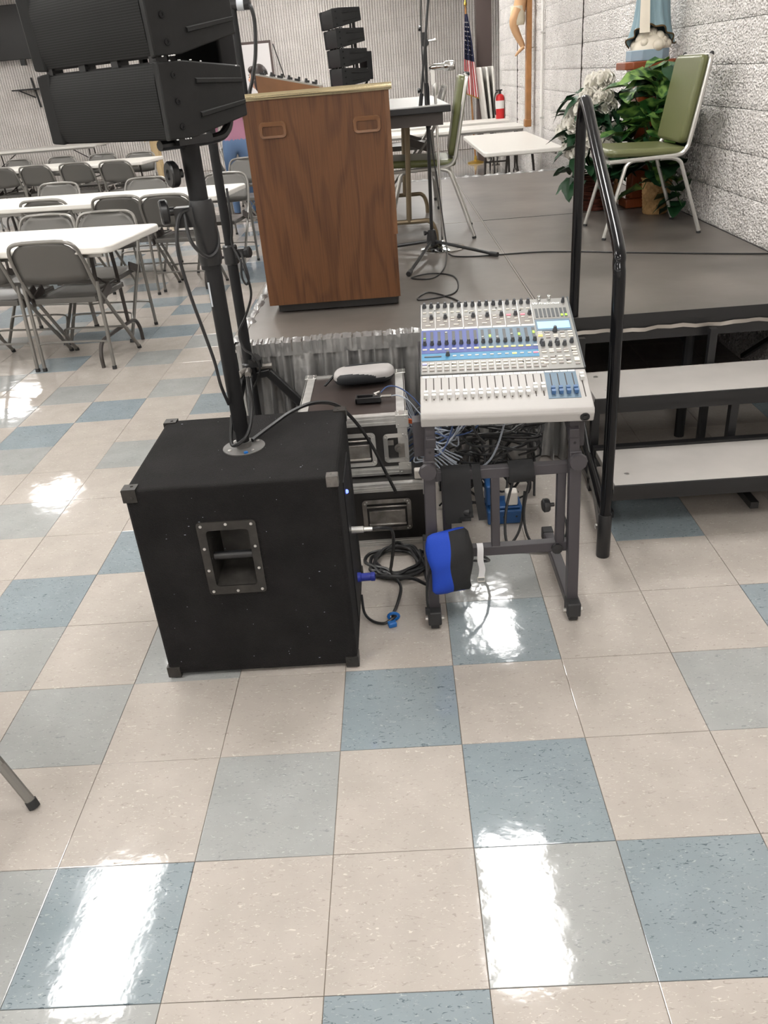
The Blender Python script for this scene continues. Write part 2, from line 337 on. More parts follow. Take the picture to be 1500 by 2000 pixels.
def inst(name, data, parent, loc, rot=(0, 0, 0), scale=(1, 1, 1)):
    o = link(name, data, parent); o.location = loc; o.rotation_euler = rot; o.scale = scale; return o
def smoothpath(pts, n=6, closed=False):
    P = [Vector(p) for p in pts]; out = []; k = len(P)
    for i in range(k if closed else k-1):
        a = P[i-1] if (closed or i > 0) else P[0]*2-P[1]; b = P[i]; c = P[(i+1) % k]; d = P[(i+2) % k] if (closed or i+2 < k) else c*2-b
        for j in range(n):
            t = j/n; out.append(.5*((2*b)+(c-a)*t+(2*a-5*b+4*c-d)*t*t+(3*b-a-3*c+d)*t**3))
    if not closed: out.append(P[-1])
    return out
def cable(name, pts, r, m, label, group=None, n=6, seg=6, cat='cable'):
    return solo(name, G().tube(smoothpath(pts, n), r, seg), m, label, cat, pts[0], group=group)
def rrect(w, h, r, n=4, cx=0, cy=0):
    out = []
    for (sx, sy, a0) in ((1, 1, 0), (-1, 1, 90), (-1, -1, 180), (1, -1, 270)):
        for i in range(n+1):
            a = rad(a0+90*i/n); out.append((cx+sx*(w/2-r)+r*cos(a), cy+sy*(h/2-r)+r*sin(a)))
    return out
def project(p):
    d = Vector(p)-CAM; z = d.dot(fwd)
    return (750+F*d.dot(R2)/z, 1000-F*d.dot(U2)/z, z) if z > .05 else (1e6, 1e6, z)
XZ = Matrix.Rotation(PI/2, 4, 'X')       # xy -> xz, z -> -y
H = .585                                  # stage height
YB = 16.9                                 # back wall
XW = 1.712                                # right wall face
XL, YF, YE = -.729, 1.938, 6.814

# ------------------------------------------------------------------ room shell
T = .3048
flo = struct('floor', G().b2(-15.2, 4.2, -6.0, YB+.3, -.10, -.0035), 'floor_joint')
BL = {(-6, 9), (-7, 8), (-8, 12), (-6, 14), (-7, 14), (-7, 17), (-6, 16), (-6, 18), (-4, 11), (-4, 9), (2, 4), (3, 2), (-5, 3), (-4, 4), (0, 2), (-1, 1), (0, 0), (1, -1), (-3, -1), (-1, -2), (-6, 27), (-6, 24), (-5, 19)}
GR = {(-8, 17), (-5, 13), (-6, 12), (-5, 10), (-7, 10), (-8, 9), (-7, 7), (-5, 7), (-9, 11), (-6, 5), (-5, 2), (-2, 0), (-4, 1), (-3, 2), (0, 3), (2, 1), (0, -1), (-4, -1), (-3, -2)}
def tcol(i, j):
    if (i, j) in BL: return 2
    if (i, j) in GR: return 1
    seen = (j <= 13 and -9-(j-8)*.25 <= i <= 4) or (-7 <= i <= -5 and j < 20)
    if seen: return 0
    h = random.Random(i*7919+j*104729).random()
    return 2 if h < .17 else (1 if h < .34 else 0)
def tile_vs(x0, y0, g=.0007):
    e = .0012; a, b = x0+g, x0+T-g; c, d = y0+g, y0+T-g
    return [(a, c, -.0035), (b, c, -.0035), (b, d, -.0035), (a, d, -.0035), (a, c, -.0006), (b, c, -.0006), (b, d, -.0006), (a, d, -.0006), (a+e, c+e, 0), (b-e, c+e, 0), (b-e, d-e, 0), (a+e, d-e, 0)]
TF = [(0, 1, 5, 4), (1, 2, 6, 5), (2, 3, 7, 6), (3, 0, 4, 7), (4, 5, 9, 8), (5, 6, 10, 9), (6, 7, 11, 10), (7, 4, 8, 11), (8, 9, 10, 11)]
cells = []
for i in range(-48, 14):
    for j in range(-19, 56):
        cx, cy = (i+.5)*T, (j+.5)*T
        if cx < -15 or cx > 4 or cy > YB: continue
        px = project((cx, cy, 0)); vis = -60 < px[0] < 1560 and -20 < px[1] < 2200 and px[2] > 0
        if cx > XL+.1 and cy > YF+1: vis = False
        cells.append((px[2] if vis else 999, i, j))
cells.sort()
TM = []
for k, nm in enumerate(('tile_beige', 'tile_grey', 'tile_blue')):
    g = G(); g._add([(v[0]-T/2, v[1]-T/2, v[2]) for v in tile_vs(0, 0)], TF); TM.append(g.mesh('floor_tile', nm, smooth=0, fix=False))
rest = G()
for n, (d, i, j) in enumerate(cells):
    c = tcol(i, j)
    if n < 300 and d < 900:
        rr = random.Random(i*31+j*1009)
        inst('floor_tile', TM[c], flo, ((i+.5)*T, (j+.5)*T, rr.uniform(-.0002, .0002)), (rr.gauss(0, .0011), rr.gauss(0, .0011), 0))
    else:
        rest.cur = c; rest._add(tile_vs(i*T, j*T), TF)
ro = link('tile_field', rest.mesh('tile_field', ['tile_beige', 'tile_grey', 'tile_blue'], smooth=0, fix=False), flo); ro['kind'] = 'stuff'

# right wall of rough painted blocks with a wall core behind
YRE = 13.35
wr = struct('wall_right', G().b2(XW+.012, XW+.3, -6.0, YRE, 0, CEIL), 'mortar')
def block_mesh(L, h, nr, depth, rough, seed, mname):
    rr = random.Random(seed); g = G(); nu = nr*4+1; nv = 11
    def fn(u, v):
        y = (u-.5)*L; z = (v-.5)*h
        ph = (u*nr) % 1.0; d = depth*(1-abs(ph-.5)*2)**.6 + rr.uniform(-rough, rough)
        if u in (0., 1.) or v in (0., 1.): d = -.001+rr.uniform(-.004, .004)
        return (-d, y, z)
    g.grid(fn, nu, nv); return g.mesh('wall_block', mname, smooth=25, fix=False)
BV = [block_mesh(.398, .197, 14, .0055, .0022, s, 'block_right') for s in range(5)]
for m in BV: m.flip_normals()
rowz = [.585+.2*k-.6 for k in range(18)]
nb = 0; fieldg = []
for k in range(18):
    z = -.015+.2*k+.1
    if z > CEIL: continue
    for q in range(-15, 34):
        y = q*.4+(.2 if k % 2 else 0)
        if y+.2 > YRE or y < -5.6: continue
        px = project((XW, y, z)); vis = -40 < px[0] < 1560 and -40 < px[1] < 1100 and px[2] > 0 and y > 1.0
        fieldg.append((0 if vis else 1, y, z))
fieldg.sort()
rg = G()
for n, (v, y, z) in enumerate(fieldg):
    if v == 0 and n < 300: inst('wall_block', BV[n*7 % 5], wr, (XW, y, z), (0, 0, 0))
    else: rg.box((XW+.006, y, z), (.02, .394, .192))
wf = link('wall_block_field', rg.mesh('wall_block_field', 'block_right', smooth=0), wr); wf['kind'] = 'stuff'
# back wall of ribbed blocks
wb = struct('wall_back', G().b2(-15.2, 4.2, YB+.02, YB+.3, 0, CEIL), 'mortar')
def rib_mesh(L, h, nr):
    g = G()
    prof = []
    for r in range(nr):
        x0 = -L/2+L/nr*r; w = L/nr
        prof += [(x0+.0*w, -.012), (x0+.10*w, .010), (x0+.24*w, .020), (x0+.76*w, .020), (x0+.90*w, .010)]
    prof.append((L/2, -.012)); n = len(prof)
    vs = [(x, -d, -h/2) for x, d in prof]+[(x, -d, h/2) for x, d in prof]
    g._add(vs, [(i, i+1, n+i+1, n+i) for i in range(n-1)]); return g.mesh('wall_block', 'block_back', smooth=0, fix=False)
RB = rib_mesh(.40, .198, 8)
bl = []
for k in range(18):
    for q in range(-38, 11):
        x = q*.4+(.2 if k % 2 else 0); z = .1+.2*k
        if z > CEIL or x > 4 or x < -15: continue
        px = project((x, YB, z)); vis = -25 < px[0] < 990 and -15 < px[1] < 360
        bl.append((0 if vis else 1, abs(x+2), x, z))
bl.sort(); rg = G()
for n, (v, _, x, z) in enumerate(bl):
    if v == 0 and n < 300: inst('wall_block', RB, wb, (x, YB, z))
    else:
        for vtx in (0,): rg._add([RB.vertices[i].co+Vector((x, YB, z)) for i in range(len(RB.vertices))], [tuple(p.vertices) for p in RB.polygons])
wf = link('wall_block_field', rg.mesh('wall_block_field', 'block_back', smooth=0, fix=False), wb); wf['kind'] = 'stuff'
struct('wall_left', G().b2(-15.2, -15.0, -6.0, YB+.3, 0, CEIL), 'plaster')
struct('wall_front', G().b2(-15.2, 4.2, -6.2, -6.0, 0, CEIL), 'plaster')
struct('wall_alcove', G().b2(4.0, 4.2, YRE-.3, YB+.3, 0, CEIL).b2(XW+.3, 4.2, YRE-.3, YRE-.1, 0, CEIL), 'plaster')
struct('ceiling', G().b2(-15.2, 4.2, -6.2, YB+.3, CEIL, CEIL+.1), 'ceiling_tile')
struct('trim_1', G().b2(XW-.27, XW-.02, YRE+.75, YRE+.95, 0, CEIL), 'brown_paint')
# vertical control joints and conduit on the right wall
struct('trim_2', G().b2(XW-.012, XW+.02, 7.192, 7.204, 0, CEIL), 'slot')
struct('trim_3', G().b2(XW-.012, XW+.02, 11.245, 11.26, 0, CEIL), 'slot')
pp = thing('conduit_pipe', 'thin painted conduit pipe running up the white block wall beside the crucifix', 'pipe', (XW-.03, 9.15, 0))
part(pp, 'pipe', G().cyl((XW-.032, 9.15, 0), (XW-.032, 9.15, CEIL), .016, 10), 'plaster')
for z in (.9, 1.75): part(pp, 'pipe_clip', G().box((XW-.028, 9.15, z), (.045, .06, .02)), 'zinc')
# ceiling troffers: some inferred from floor glare, others added to light the far hall
lfr = G().b2(-.26, .26, -.585, .585, 0, .03); lfr = lfr.mesh('frame', 'white_metal', smooth=0)
ldf = G().b2(-.215, .215, -.54, .54, -.012, -.002).mesh('diffuser', 'lamp_glow', smooth=0)
for n, (x, y) in enumerate(LAMP_XY):
    e = thing('ceiling_light', 'rectangular white ceiling light panel glowing overhead, in a set partly added to light the hall', 'ceiling light', (x, y, CEIL-.03), 'ceiling lights over the hall')
    inst('frame', lfr, e, (0, 0, 0)); inst('diffuser', ldf, e, (0, 0, 0))

# ------------------------------------------------------------------ stage, skirt, steps, handrail
st = thing('stage_platform', 'low grey portable stage made of four deck panels against the white block wall', 'stage', (XL, YF, 0))
for i in range(2):
    for j in range(2):
        x0 = XL+1.219*i; y0 = YF+2.438*j
        d = part(st, 'deck_panel', G().b2(x0+.004, x0+1.215, y0+.004, y0+2.434, H-.03, H), 'deck', bev=.003)
        g = G()
        for (a, b, c, e) in ((x0, x0+.004, y0, y0+2.438), (x0+1.215, x0+1.219, y0, y0+2.438), (x0+.004, x0+1.215, y0, y0+.004), (x0+.004, x0+1.215, y0+2.434, y0+2.438)): g.b2(a, b, c, e, H-.034, H+.0012)
        part(d, 'edge_strip', g, 'deck_edge' if i == 0 else 'black_steel')
        g = G()
        for (a, b, c, e) in ((x0+.01, x0+1.209, y0+.004, y0+.05), (x0+.01, x0+1.209, y0+2.388, y0+2.434), (x0+.01, x0+.05, y0+.05, y0+2.39), (x0+1.169, x0+1.209, y0+.05, y0+2.39)): g.b2(a, b, c, e, H-.105, H-.034)
        part(d, 'frame', g, 'black_steel')
        for fx in (.10, .60, 1.12):
            for fy in (.12, 2.3):
                part(d, 'leg', G().cyl((x0+fx, y0+fy, 0), (x0+fx, y0+fy, H-.1), .021, 10), 'black_steel')
        for fx in (.12, 1.10): part(d, 'brace', G().bar((x0+fx, y0+.2, H-.12), (x0+fx, y0+.75, .12), .02, .02), 'black_steel')
g = G(); n = 46
def strip(u, v):
    x = .60+u*1.1; return (x, YF-.003-.002*sin(u*60)-.003*v*(1+sin(u*37)), H-.052-.014*v+.003*sin(u*23)+.002*sin(u*71))
part(st, 'loop_tape', g.grid(strip, n, 3), 'deck_edge', 'peeling silvery tape strip along the black stage edge')
sk = thing('stage_skirt', 'pleated silver grey satin skirt hung along the stage edge', 'stage skirt', (XL, YF-.02, 0))
rr = random.Random(3)
phs = [0]
for i in range(400): phs.append(phs[-1]+rr.uniform(.20, .75))
def skirtfn(P0, D, N, L, nfold):
    def fn(u, v):
        s = u*nfold; k = int(s); p = phs[min(k, 390)]+(phs[min(k+1, 391)]-phs[min(k, 390)])*(s-k)
        a = .012+.028*min(1, v*2.5)
        o = a*(sin(p*8)*.7+.4*sin(p*17+v*3)+.3*sin(p*5.1+v*6))+.012*v
        o = max(o, -.02)
        return Vector(P0)+Vector(D)*(u*L+.012*v*sin(p*13+2*v))+Vector(N)*(o+.015)+Vector((0, 0, (H-.06)*(1-v)+.012))
    return fn
fr = part(sk, 'front_panel', G().grid(skirtfn((XL-.012, YF-.004, 0), (1, 0, 0), (0, -1, 0), 1.31, 30), 420, 14), 'satin_grey', smooth=50)
sd = part(sk, 'side_panel', G().grid(skirtfn((XL-.006, YF, 0), (0, 1, 0), (-1, 0, 0), 4.86, 100), 700, 9), 'satin_grey', smooth=50)
def band(P0, D, N, L, seed, zt, amp):
    q = random.Random(seed); tab = [q.uniform(-1, 1) for _ in range(900)]
    def fn(u, v):
        k = int(u*160); p = tab[k]; o = .022+.004*p*sin(v*PI)+amp*abs(sin(u*L*70))*.6
        return Vector(P0)+Vector(D)*(u*L)+Vector(N)*(o*(.35 if v > .93 else 1)-(.03 if v > .99 else 0))+Vector((0, 0, zt-.058+.061*min(1, v*1.05)+.004*p*v))
    return fn
part(sk, 'shirred_band', G().grid(band((XL-.012, YF-.004, 0), (1, 0, 0), (0, -1, 0), 1.31, 1, H+.004, .006), 330, 7), 'satin_grey', smooth=40)
g = G()
for i in range(33):
    x = XL+.01+i*.04; g.b2(x-.0018, x+.0018, YF-.026, YF+.004, H-.038, H+.007)
part(sk, 'pleat_clip', g, 'worn_steel', kind='stuff')
def ruffle(u, v):
    y = YF+u*4.86; a = v*PI*1.25
    q = sin(u*210)*.5+sin(u*97+1)*.35+sin(u*330)*.25
    r = .030+.012*q
    return (XL+.004-r*1.1*cos(a*.9)-.004, y, H-.045+r*1.6*sin(a)+.004*q)
part(sk, 'ruffled_edge', G().grid(ruffle, 620, 7), 'satin_grey', smooth=60)
def ruffle2(u, v):
    x = XL+u*2.40; a = v*PI; q = sin(u*150)*.5+sin(u*67+1)*.4
    r = .016+.006*q
    return (x, YE+.004-r*cos(a), H-.012+r*1.5*sin(a))
part(sk, 'rear_edge', G().grid(ruffle2, 300, 6), 'satin_grey', smooth=60)

sp = thing('stage_steps', 'two wide grey plank steps on a black steel frame leading up to the stage', 'steps', (.60, 1.25, 0))
for (z, y0, y1) in ((.195, 1.262, 1.555), (.385, 1.585, 1.872)):
    p = part(sp, 'tread', G().b2(.605, 1.700, y0, y1, z-.024, z), 'tread', bev=.002)
    part(p, 'tread_edge', G().b2(.600, 1.702, y0-.010, y0, z-.030, z-.0005).b2(.600, 1.702, y0+.004, y0+.03, z-.062, z-.032).b2(.6, 1.702, y1-.03, y1-.004, z-.055, z-.025), 'black_steel')
    part(p, 'screw', G().lathe([(.009, 0), (.009, .0012), (.004, .0015)], (.665, y0+.08, z), 10).lathe([(.009, 0), (.009, .0012), (.004, .0015)], (.655, y1-.06, z), 10), 'zinc')
for x in (.612, 1.12, 1.68):
    part(sp, 'post', G().b2(x-.014, x+.014, 1.60, 1.63, 0, .355), 'black_steel')
    part(sp, 'post', G().b2(x-.014, x+.014, 1.88, 1.905, .05, .52), 'black_steel')
    part(sp, 'base_bar', G().b2(x-.014, x+.014, 1.33, 1.90, .030, .055), 'black_steel')
part(sp, 'rear_rail', G().b2(.60, 1.70, 1.545, 1.575, .165, .205), 'black_steel')

hr = thing('handrail', 'tall bent black steel tube handrail beside the stage steps', 'handrail', (.543, 1.133, 0))
P = smoothpath([(.543, 1.133, .14), (.543, 1.133, .5), (.541, 1.133, .88), (.541, 1.145, .955), (.548, 1.205, 1.01), (.572, 1.60, 1.21), (.588, 1.83, 1.325), (.592, 1.90, 1.345), (.595, 1.945, 1.31), (.596, 1.965, 1.23), (.596, 1.968, .9), (.594, 1.968, .45), (.59, 1.955, .36)], 7)
part(hr, 'rail_tube', G().tube(P, .0185, 14), 'black_gloss')
part(hr, 'foot_sleeve', G().lathe([(.0215, 0), (.0225, .004), (.0225, .155), (.0205, .160)], (.543, 1.133, 0), 16), 'black_steel')
P = smoothpath([(.59, 1.955, .36), (.578, 1.86, .33), (.562, 1.55, .245), (.553, 1.32, .19), (.546, 1.20, .165), (.543, 1.14, .158)], 6)
part(hr, 'lower_tube', G().tube(P, .015, 12), 'black_gloss')
part(hr, 'stringer', G().bar((.585, 1.93, .43), (.552, 1.30, .13), .008, .06).bar((.552, 1.31, .135), (.544, 1.15, .035), .008, .055), 'black_steel', bev=.003)
part(hr, 'bolt', G().lathe([(.010, 0), (.010, .006), (.004, .008)], (.536, 1.20, .075), 8, (-1, 0, 0)), 'zinc')

# ------------------------------------------------------------------ subwoofer with pole, knob collars and cables
X0, X1, Y0, Y1, ZT = -.812, -.268, .625, 1.10, .606
sw = thing('subwoofer', 'big black carpeted bass speaker box with a steel grip recess standing on the tiles', 'speaker', (-.54, .86, 0))
g = G(); hx0, hx1, hz0, hz1 = -.622, -.512, .306, .478
vs = [(X0, Y0, .01), (X1, Y0, .01), (X1, Y0, ZT), (X0, Y0, ZT), (hx0, Y0, hz0), (hx1, Y0, hz0), (hx1, Y0, hz1), (hx0, Y0, hz1), (X0, Y1, .01), (X1, Y1, .01), (X1, Y1, ZT), (X0, Y1, ZT)]
g._add(vs, [(0, 1, 5, 4), (1, 2, 6, 5), (2, 3, 7, 6), (3, 0, 4, 7), (0, 3, 11, 8), (1, 9, 10, 2), (3, 2, 10, 11), (0, 8, 9, 1), (8, 11, 10, 9)])
bo = part(sw, 'cabinet', g, 'carpet_black', smooth=0)
b = bo.modifiers.new('bevel', 'BEVEL'); b.width = .012; b.segments = 3; b.limit_method = 'ANGLE'; b.angle_limit = rad(60)
g = G(); vs = [(hx0, Y0, hz0), (hx1, Y0, hz0), (hx1, Y0, hz1), (hx0, Y0, hz1), (hx0+.012, Y0+.09, hz0+.035), (hx1-.012, Y0+.09, hz0+.035), (hx1-.012, Y0+.09, hz1), (hx0+.012, Y0+.09, hz1)]
g._add(vs, [(0, 1, 5, 4), (1, 2, 6, 5), (2, 3, 7, 6), (3, 0, 4, 7), (4, 5, 6, 7)])
hp = part(sw, 'handle_cup', g, 'dark_plate')
outer = rrect(.155, .222, .010, 4, -.567, .392); inner = rrect(.111, .172, .010, 4, -.567, .392); n = len(outer)
g = G(); g._add([(x, Y0-.004, z) for x, z in outer]+[(x, Y0-.004, z) for x, z in inner]+[(x, Y0+.002, z) for x, z in outer], [(i, (i+1) % n, n+(i+1) % n, n+i) for i in range(n)]+[(i, 2*n+i, 2*n+(i+1) % n, (i+1) % n) for i in range(n)])
part(hp, 'handle_plate', g, 'dark_plate')
part(hp, 'grip_bar', G().cyl((hx0+.004, Y0+.022, .388), (hx1-.004, Y0+.022, .388), .0115, 14), 'black_steel')
scr = G().lathe([(.0042, 0), (.0040, .0016), (.0018, .0020)], (0, 0, 0), 8, (0, -1, 0)).mesh('screw', 'zinc')
for (x, z) in ((-.633, .492), (-.567, .495), (-.501, .492), (-.634, .425), (-.500, .425), (-.634, .358), (-.500, .358), (-.633, .291), (-.567, .290), (-.501, .291)):
    inst('screw', scr, hp, Vector((x, Y0-.004, z))-worldoff(hp))
cm = G().box((.016, -.001, -.015), (.036, .005, .034)).box((.016, .015, .001), (.036, .034, .005)).box((-.001, .015, -.015), (.005, .034, .034)).sph((.002, .002, -.002), .006, 8, 6).lathe([(.0045, 0), (.004, .002), (.002, .003)], (.022, -.003, -.020), 8, (0, -1, 0)).lathe([(.0045, 0), (.004, .002), (.002, .003)], (.020, .019, .003), 8, (0, 0, 1))
cmd = cm.mesh('corner_protector', 'corner_steel'); cmk = cm.mesh('corner_protector', 'dark_plate')
o = worldoff(sw)
for (x, y, z, s, d) in ((X0, Y0, ZT, (1, 1, 1), cmk), (X1, Y0, ZT, (-.8, .8, .8), cmd), (X0, Y1, ZT, (1, -1, 1), cmk), (X1, Y1, ZT, (-1, -1, 1), cmk), (X0, Y0, .008, (1, 1, -1), cmk), (X1, Y0, .008, (-1, 1, -1), cmk), (X0, Y1, .008, (1, -1, -1), cmk), (X1, Y1, .008, (-1, -1, -1), cmk)):
    inst('corner_protector', d, sw, Vector((x, y, z))-o, (0, 0, 0), s)
part(sw, 'foot', G().b2(X0+.03, X0+.08, Y0+.03, Y1-.03, 0, .012).b2(X1-.08, X1-.03, Y0+.03, Y1-.03, 0, .012), 'rubber')
g = G(); rl = random.Random(4)
for k in range(60):
    L_ = rl.uniform(.0005, .0011); e_ = rl.choice([1, 1, 3])
    if k % 3: g.sph((rl.uniform(X0+.03, X1-.03), Y0-.0006, rl.uniform(.04, ZT-.03)), (L_*rl.choice([1, e_]), .0005, L_), 5, 4)
    else: g.sph((rl.uniform(X0+.03, X1-.03), rl.uniform(Y0+.02, Y1-.02), ZT+.0006), (L_*e_, L_, .0005), 5, 4)
part(sw, 'lint', g, 'cable_grey', kind='stuff')
fl = part(sw, 'pole_flange', G().lathe([(.058, ZT), (.058, ZT+.003), (.050, ZT+.0045), (.022, ZT+.005), (.022, ZT+.020)], (-.536, .852, 0), 28), 'flange_grey')
for a in (40, 130, 220, 310): part(fl, 'screw', G().lathe([(.0055, ZT+.004), (.005, ZT+.007), (.002, ZT+.008)], (-.536+.045*cos(rad(a)), .852+.045*sin(rad(a)), 0), 8), 'zinc')
part(fl, 'tape_scrap', G().box((-.523, .803, ZT+.006), (.010, .008, .004), (0, 0, .5)), 'clip_blue')
pn = part(sw, 'connector_panel', G().b2(X1-.001, X1+.003, Y0+.14, Y0+.34, .06, .52), 'black_matte')
part(pn, 'power_light', G().lathe([(.006, 0), (.006, .004), (.003, .007)], (X1+.003, .80, .475), 10, (1, 0, 0)), 'led_blue', 'small glowing blue power light')
part(pn, 'plug', G().lathe([(.010, 0), (.010, .034), (.007, .036), (.006, .060)], (X1+.003, .845, .326), 12, (1, 0, 0)), 'zinc')
part(pn, 'plug', G().lathe([(.015, 0), (.015, .010), (.0125, .012), (.0125, .040), (.014, .041), (.014, .052), (.008, .054)], (X1+.003, .87, .145), 12, (1, 0, 0)), 'connector_blue', 'glossy blue power connector')

pl = thing('speaker_pole', 'thick matte black telescopic pole rising from the bass speaker with big round knobs', 'pole', (-.536, .852, ZT))
A = lambda z, dx=0: (-.536-.018*(z-.6)+dx, .852, z)
part(pl, 'lower_tube', G().lathe([(.0175, ZT+.006), (.0175, ZT+.05), (.0205, ZT+.055), (.0205, 1.10)], (-.536, .852, 0), 20), 'black_matte')
part(pl, 'upper_tube', G().cyl((-.541, .852, 1.09), (-.541, .852, 1.398), .0225, 20), 'black_matte')
part(pl, 'collar', G().lathe([(.026, 1.10), (.028, 1.11), (.028, 1.19), (.030, 1.20), (.030, 1.235), (.026, 1.25)], (-.538, .852, 0), 20).box((-.575, .845, 1.215), (.05, .035, .045)), 'black_steel')
kn = [(.010, 0), (.010, .012), (.026, .014), (.029, .018), (.029, .030), (.026, .034), (.012, .034), (.010, .030)]
part(pl, 'clamp_knob', G().lathe(kn, (-.565, .835, 1.312), 20, (-.8, -.55, 0)), 'black_steel')
part(pl, 'clamp_knob', G().lathe(kn, (-.600, .838, 1.23), 20, (-.92, -.3, 0)), 'black_steel')
part(pl, 'label', G().b2(-.552, -.548, .8340, .8352, 1.00, 1.06), 'tape_grey')

# ------------------------------------------------------------------ line array modules
def build_module(parent, i, zf, pitch, LZ, DX=0):
    W2, D, WR = .223, .262, .165     # half width, depth, rear half width
    zb, zt, rb, rt = 0, .149, .034, .130
    R = Matrix.Rotation(pitch, 4, 'X'); Tm = Matrix.Translation((0, DX, zf)) @ R
    g = G(); g.T = Tm
    g._add([(-W2+.02, -.012, zb), (W2-.02, -.012, zb), (W2-.02, -.012, zt), (-W2+.02, -.012, zt), (-WR, -D, rb), (WR, -D, rb), (WR, -D, rt), (-WR, -D, rt)], [(0, 1, 2, 3), (1, 5, 6, 2), (5, 4, 7, 6), (4, 0, 3, 7), (3, 2, 6, 7), (0, 4, 5, 1)])
    m = part(parent, 'module', g, 'speaker_shell')
    for s in (-1, 1):
        g = G(); g.T = Tm
        x1, x0 = s*W2, s*(W2-.030)
        yA, yB, yC = .012, -.055, -D-.004
        wB, wC = s*(W2+.004), s*(WR+.012)
        g._add([(x0, yA-.012, zb-.002), (x1, yA, zb+.002), (wB, yB, zb), (wC, yC, rb-.004), (s*(WR-.02), yC, rb-.004), (x0, yA-.012, zt+.002), (x1, yA, zt-.002), (wB, yB, zt), (wC, yC, rt+.004), (s*(WR-.02), yC, rt+.004)],
               [(0, 1, 6, 5), (1, 2, 7, 6), (2, 3, 8, 7), (3, 4, 9, 8), (4, 0, 5, 9), (5, 6, 7, 8, 9), (0, 4, 3, 2, 1)])
        sp_ = part(m, 'side_cheek', g, 'speaker_shell', bev=.004)
        for (za, zb2) in ((.105, .100), (.040, .056)):
            gg = G(); gg.T = Tm; gg._add([(wB*.985+s*.002, -.085, za), (wC+s*.0035, yC+.004, zb2), (wC+s*.0035, yC+.004, zb2+.007), (wB*.985+s*.002, -.085, za+.007), (wB*.985-s*.008, -.085, za-.004), (wC-s*.006, yC+.004, zb2-.004), (wC-s*.006, yC+.004, zb2+.011), (wB*.985-s*.008, -.085, za+.011)],
                    [(0, 1, 2, 3), (0, 4, 5, 1), (3, 2, 6, 7), (0, 3, 7, 4), (1, 5, 6, 2), (4, 7, 6, 5)])
            part(m, 'side_rib', gg, 'speaker_shell')
        for z in (.025, .073, .122):
            gg = G(); gg.T = Tm; gg.lathe([(.0065, 0), (.0065, .002), (.003, .0022), (.0028, .001)], (s*(W2+.0025), -.024, z), 8, (s, .08, 0))
            part(m, 'screw', gg, 'black_gloss')
        gg = G(); gg.T = Tm; q = random.Random(i*5+s)
        for _ in range(7):
            gg.sph((s*(W2+.002), q.uniform(-.05, .008), q.choice([zb+.001, zt-.001])), (.0025, q.uniform(.001, .004), .0014), 6, 4)
        for _ in range(4):
            t = q.uniform(.1, .95); gg.sph((s*(W2+.004+(WR+.012-W2-.004)*t), -.055-(D-.05)*t, zt-(zt-rt)*t+.001), (.0014, q.uniform(.001, .006), .0013), 6, 4)
        part(m, 'chipped_paint', gg, 'velcro_white', kind='stuff')
    g = G(); g.T = Tm; w = W2-.028
    g.grid(lambda u, v: ((u*2-1)*w, .002+.004*(1-(2*u-1)**2)-(.008 if v in (0., 1.) else 0), .004+v*(zt-.008)), 13, 6); part(m, 'grille', g, 'grille_steel', smooth=60)
    return m
def build_array(name, label, loc, rz, z0, nm, pitch):
    e = thing(name, label, 'speaker', (0, 0, 0))
    for i in range(nm):
        zf = i*.155
        build_module(e, i, zf, pitch*i, 0, DX=.006*i*i*(0 if nm < 4 else .7))
        if i < nm-1:
            for x in (-.19, -.06, .06, .19): part(e, 'rigging_link', G().b2(x-.012, x+.012, -.035, -.006, zf+.146, zf+.160), 'black_steel')
            part(e, 'rigging_link', G().b2(-.020, .020, -.21, -.19, zf+.10, zf+.21), 'black_steel'); part(e, 'rigging_link', G().b2(.07, .085, -.2, -.185, zf+.1, zf+.22), 'black_steel')
    part(e, 'mount_frame', G().tube(smoothpath([(-.13, -.03, -.012), (-.13, -.19, -.012), (-.128, -.235, .002), (-.125, -.255, .03)], 5), .011, 10).box((-.128, -.116, -.008), (.055, .10, .016)), 'black_steel')
    g = G().b2(-.11, .13, -D2-.06, -D2-.005, .04, .30 if nm < 4 else .27)
    part(e, 'amplifier_box', g, 'black_matte', bev=.006)
    e.location = (*loc, z0); e.rotation_euler = (0, 0, rz)
    return e
D2 = .262
build_array('speaker_array', 'chipped black line array loudspeaker cabinets mounted on the pole above the bass speaker', (-.712, .835), rad(142.7), 1.387, 2, rad(-2.4))
build_array('speaker_array', 'stack of four black line array cabinets on a stand behind the wooden lectern', (-.535, 7.36), rad(108), 1.405, 4, rad(-1.3))
fp = thing('speaker_stand', 'black bass box and pole carrying the far speaker stack beyond the stage', 'speaker stand', (-.44, 7.42, 0))
part(fp, 'box', G().b2(-.70, -.16, 7.15, 7.66, 0, .6), 'carpet_black', bev=.01); part(fp, 'pole', G().cyl((-.42, 7.40, .6), (-.42, 7.40, 1.40), .022, 12), 'black_matte')

# second black tripod stand behind the bass speaker
ts = thing('tripod_stand', 'black tripod speaker stand behind the bass speaker with cables wound round it', 'stand', (-.69, 1.865, 0))
tx, ty = -.69, 1.865
part(ts, 'lower_tube', G().cyl((tx, ty, .06), (tx, ty, .95), .0195, 16), 'black_matte')
part(ts, 'upper_tube', G().cyl((tx, ty, .93), (tx, ty, 1.56), .0165, 16), 'black_matte')
part(ts, 'collar', G().lathe([(.022, .905), (.027, .91), (.027, .97), (.022, .975)], (tx, ty, 0), 14).box((tx+.035, ty-.005, .945), (.05, .03, .03)), 'black_steel')
part(ts, 'knob', G().lathe([(.008, 0), (.020, .004), (.021, .018), (.016, .022)], (tx+.055, ty-.01, .945), 8, (1, -.3, .1)), 'black_steel')
part(ts, 'hub', G().lathe([(.026, .455), (.028, .46), (.028, .525), (.022, .53)], (tx, ty, 0), 14).box((tx+.03, ty-.01, .53), (.05, .035, .03)), 'black_steel')
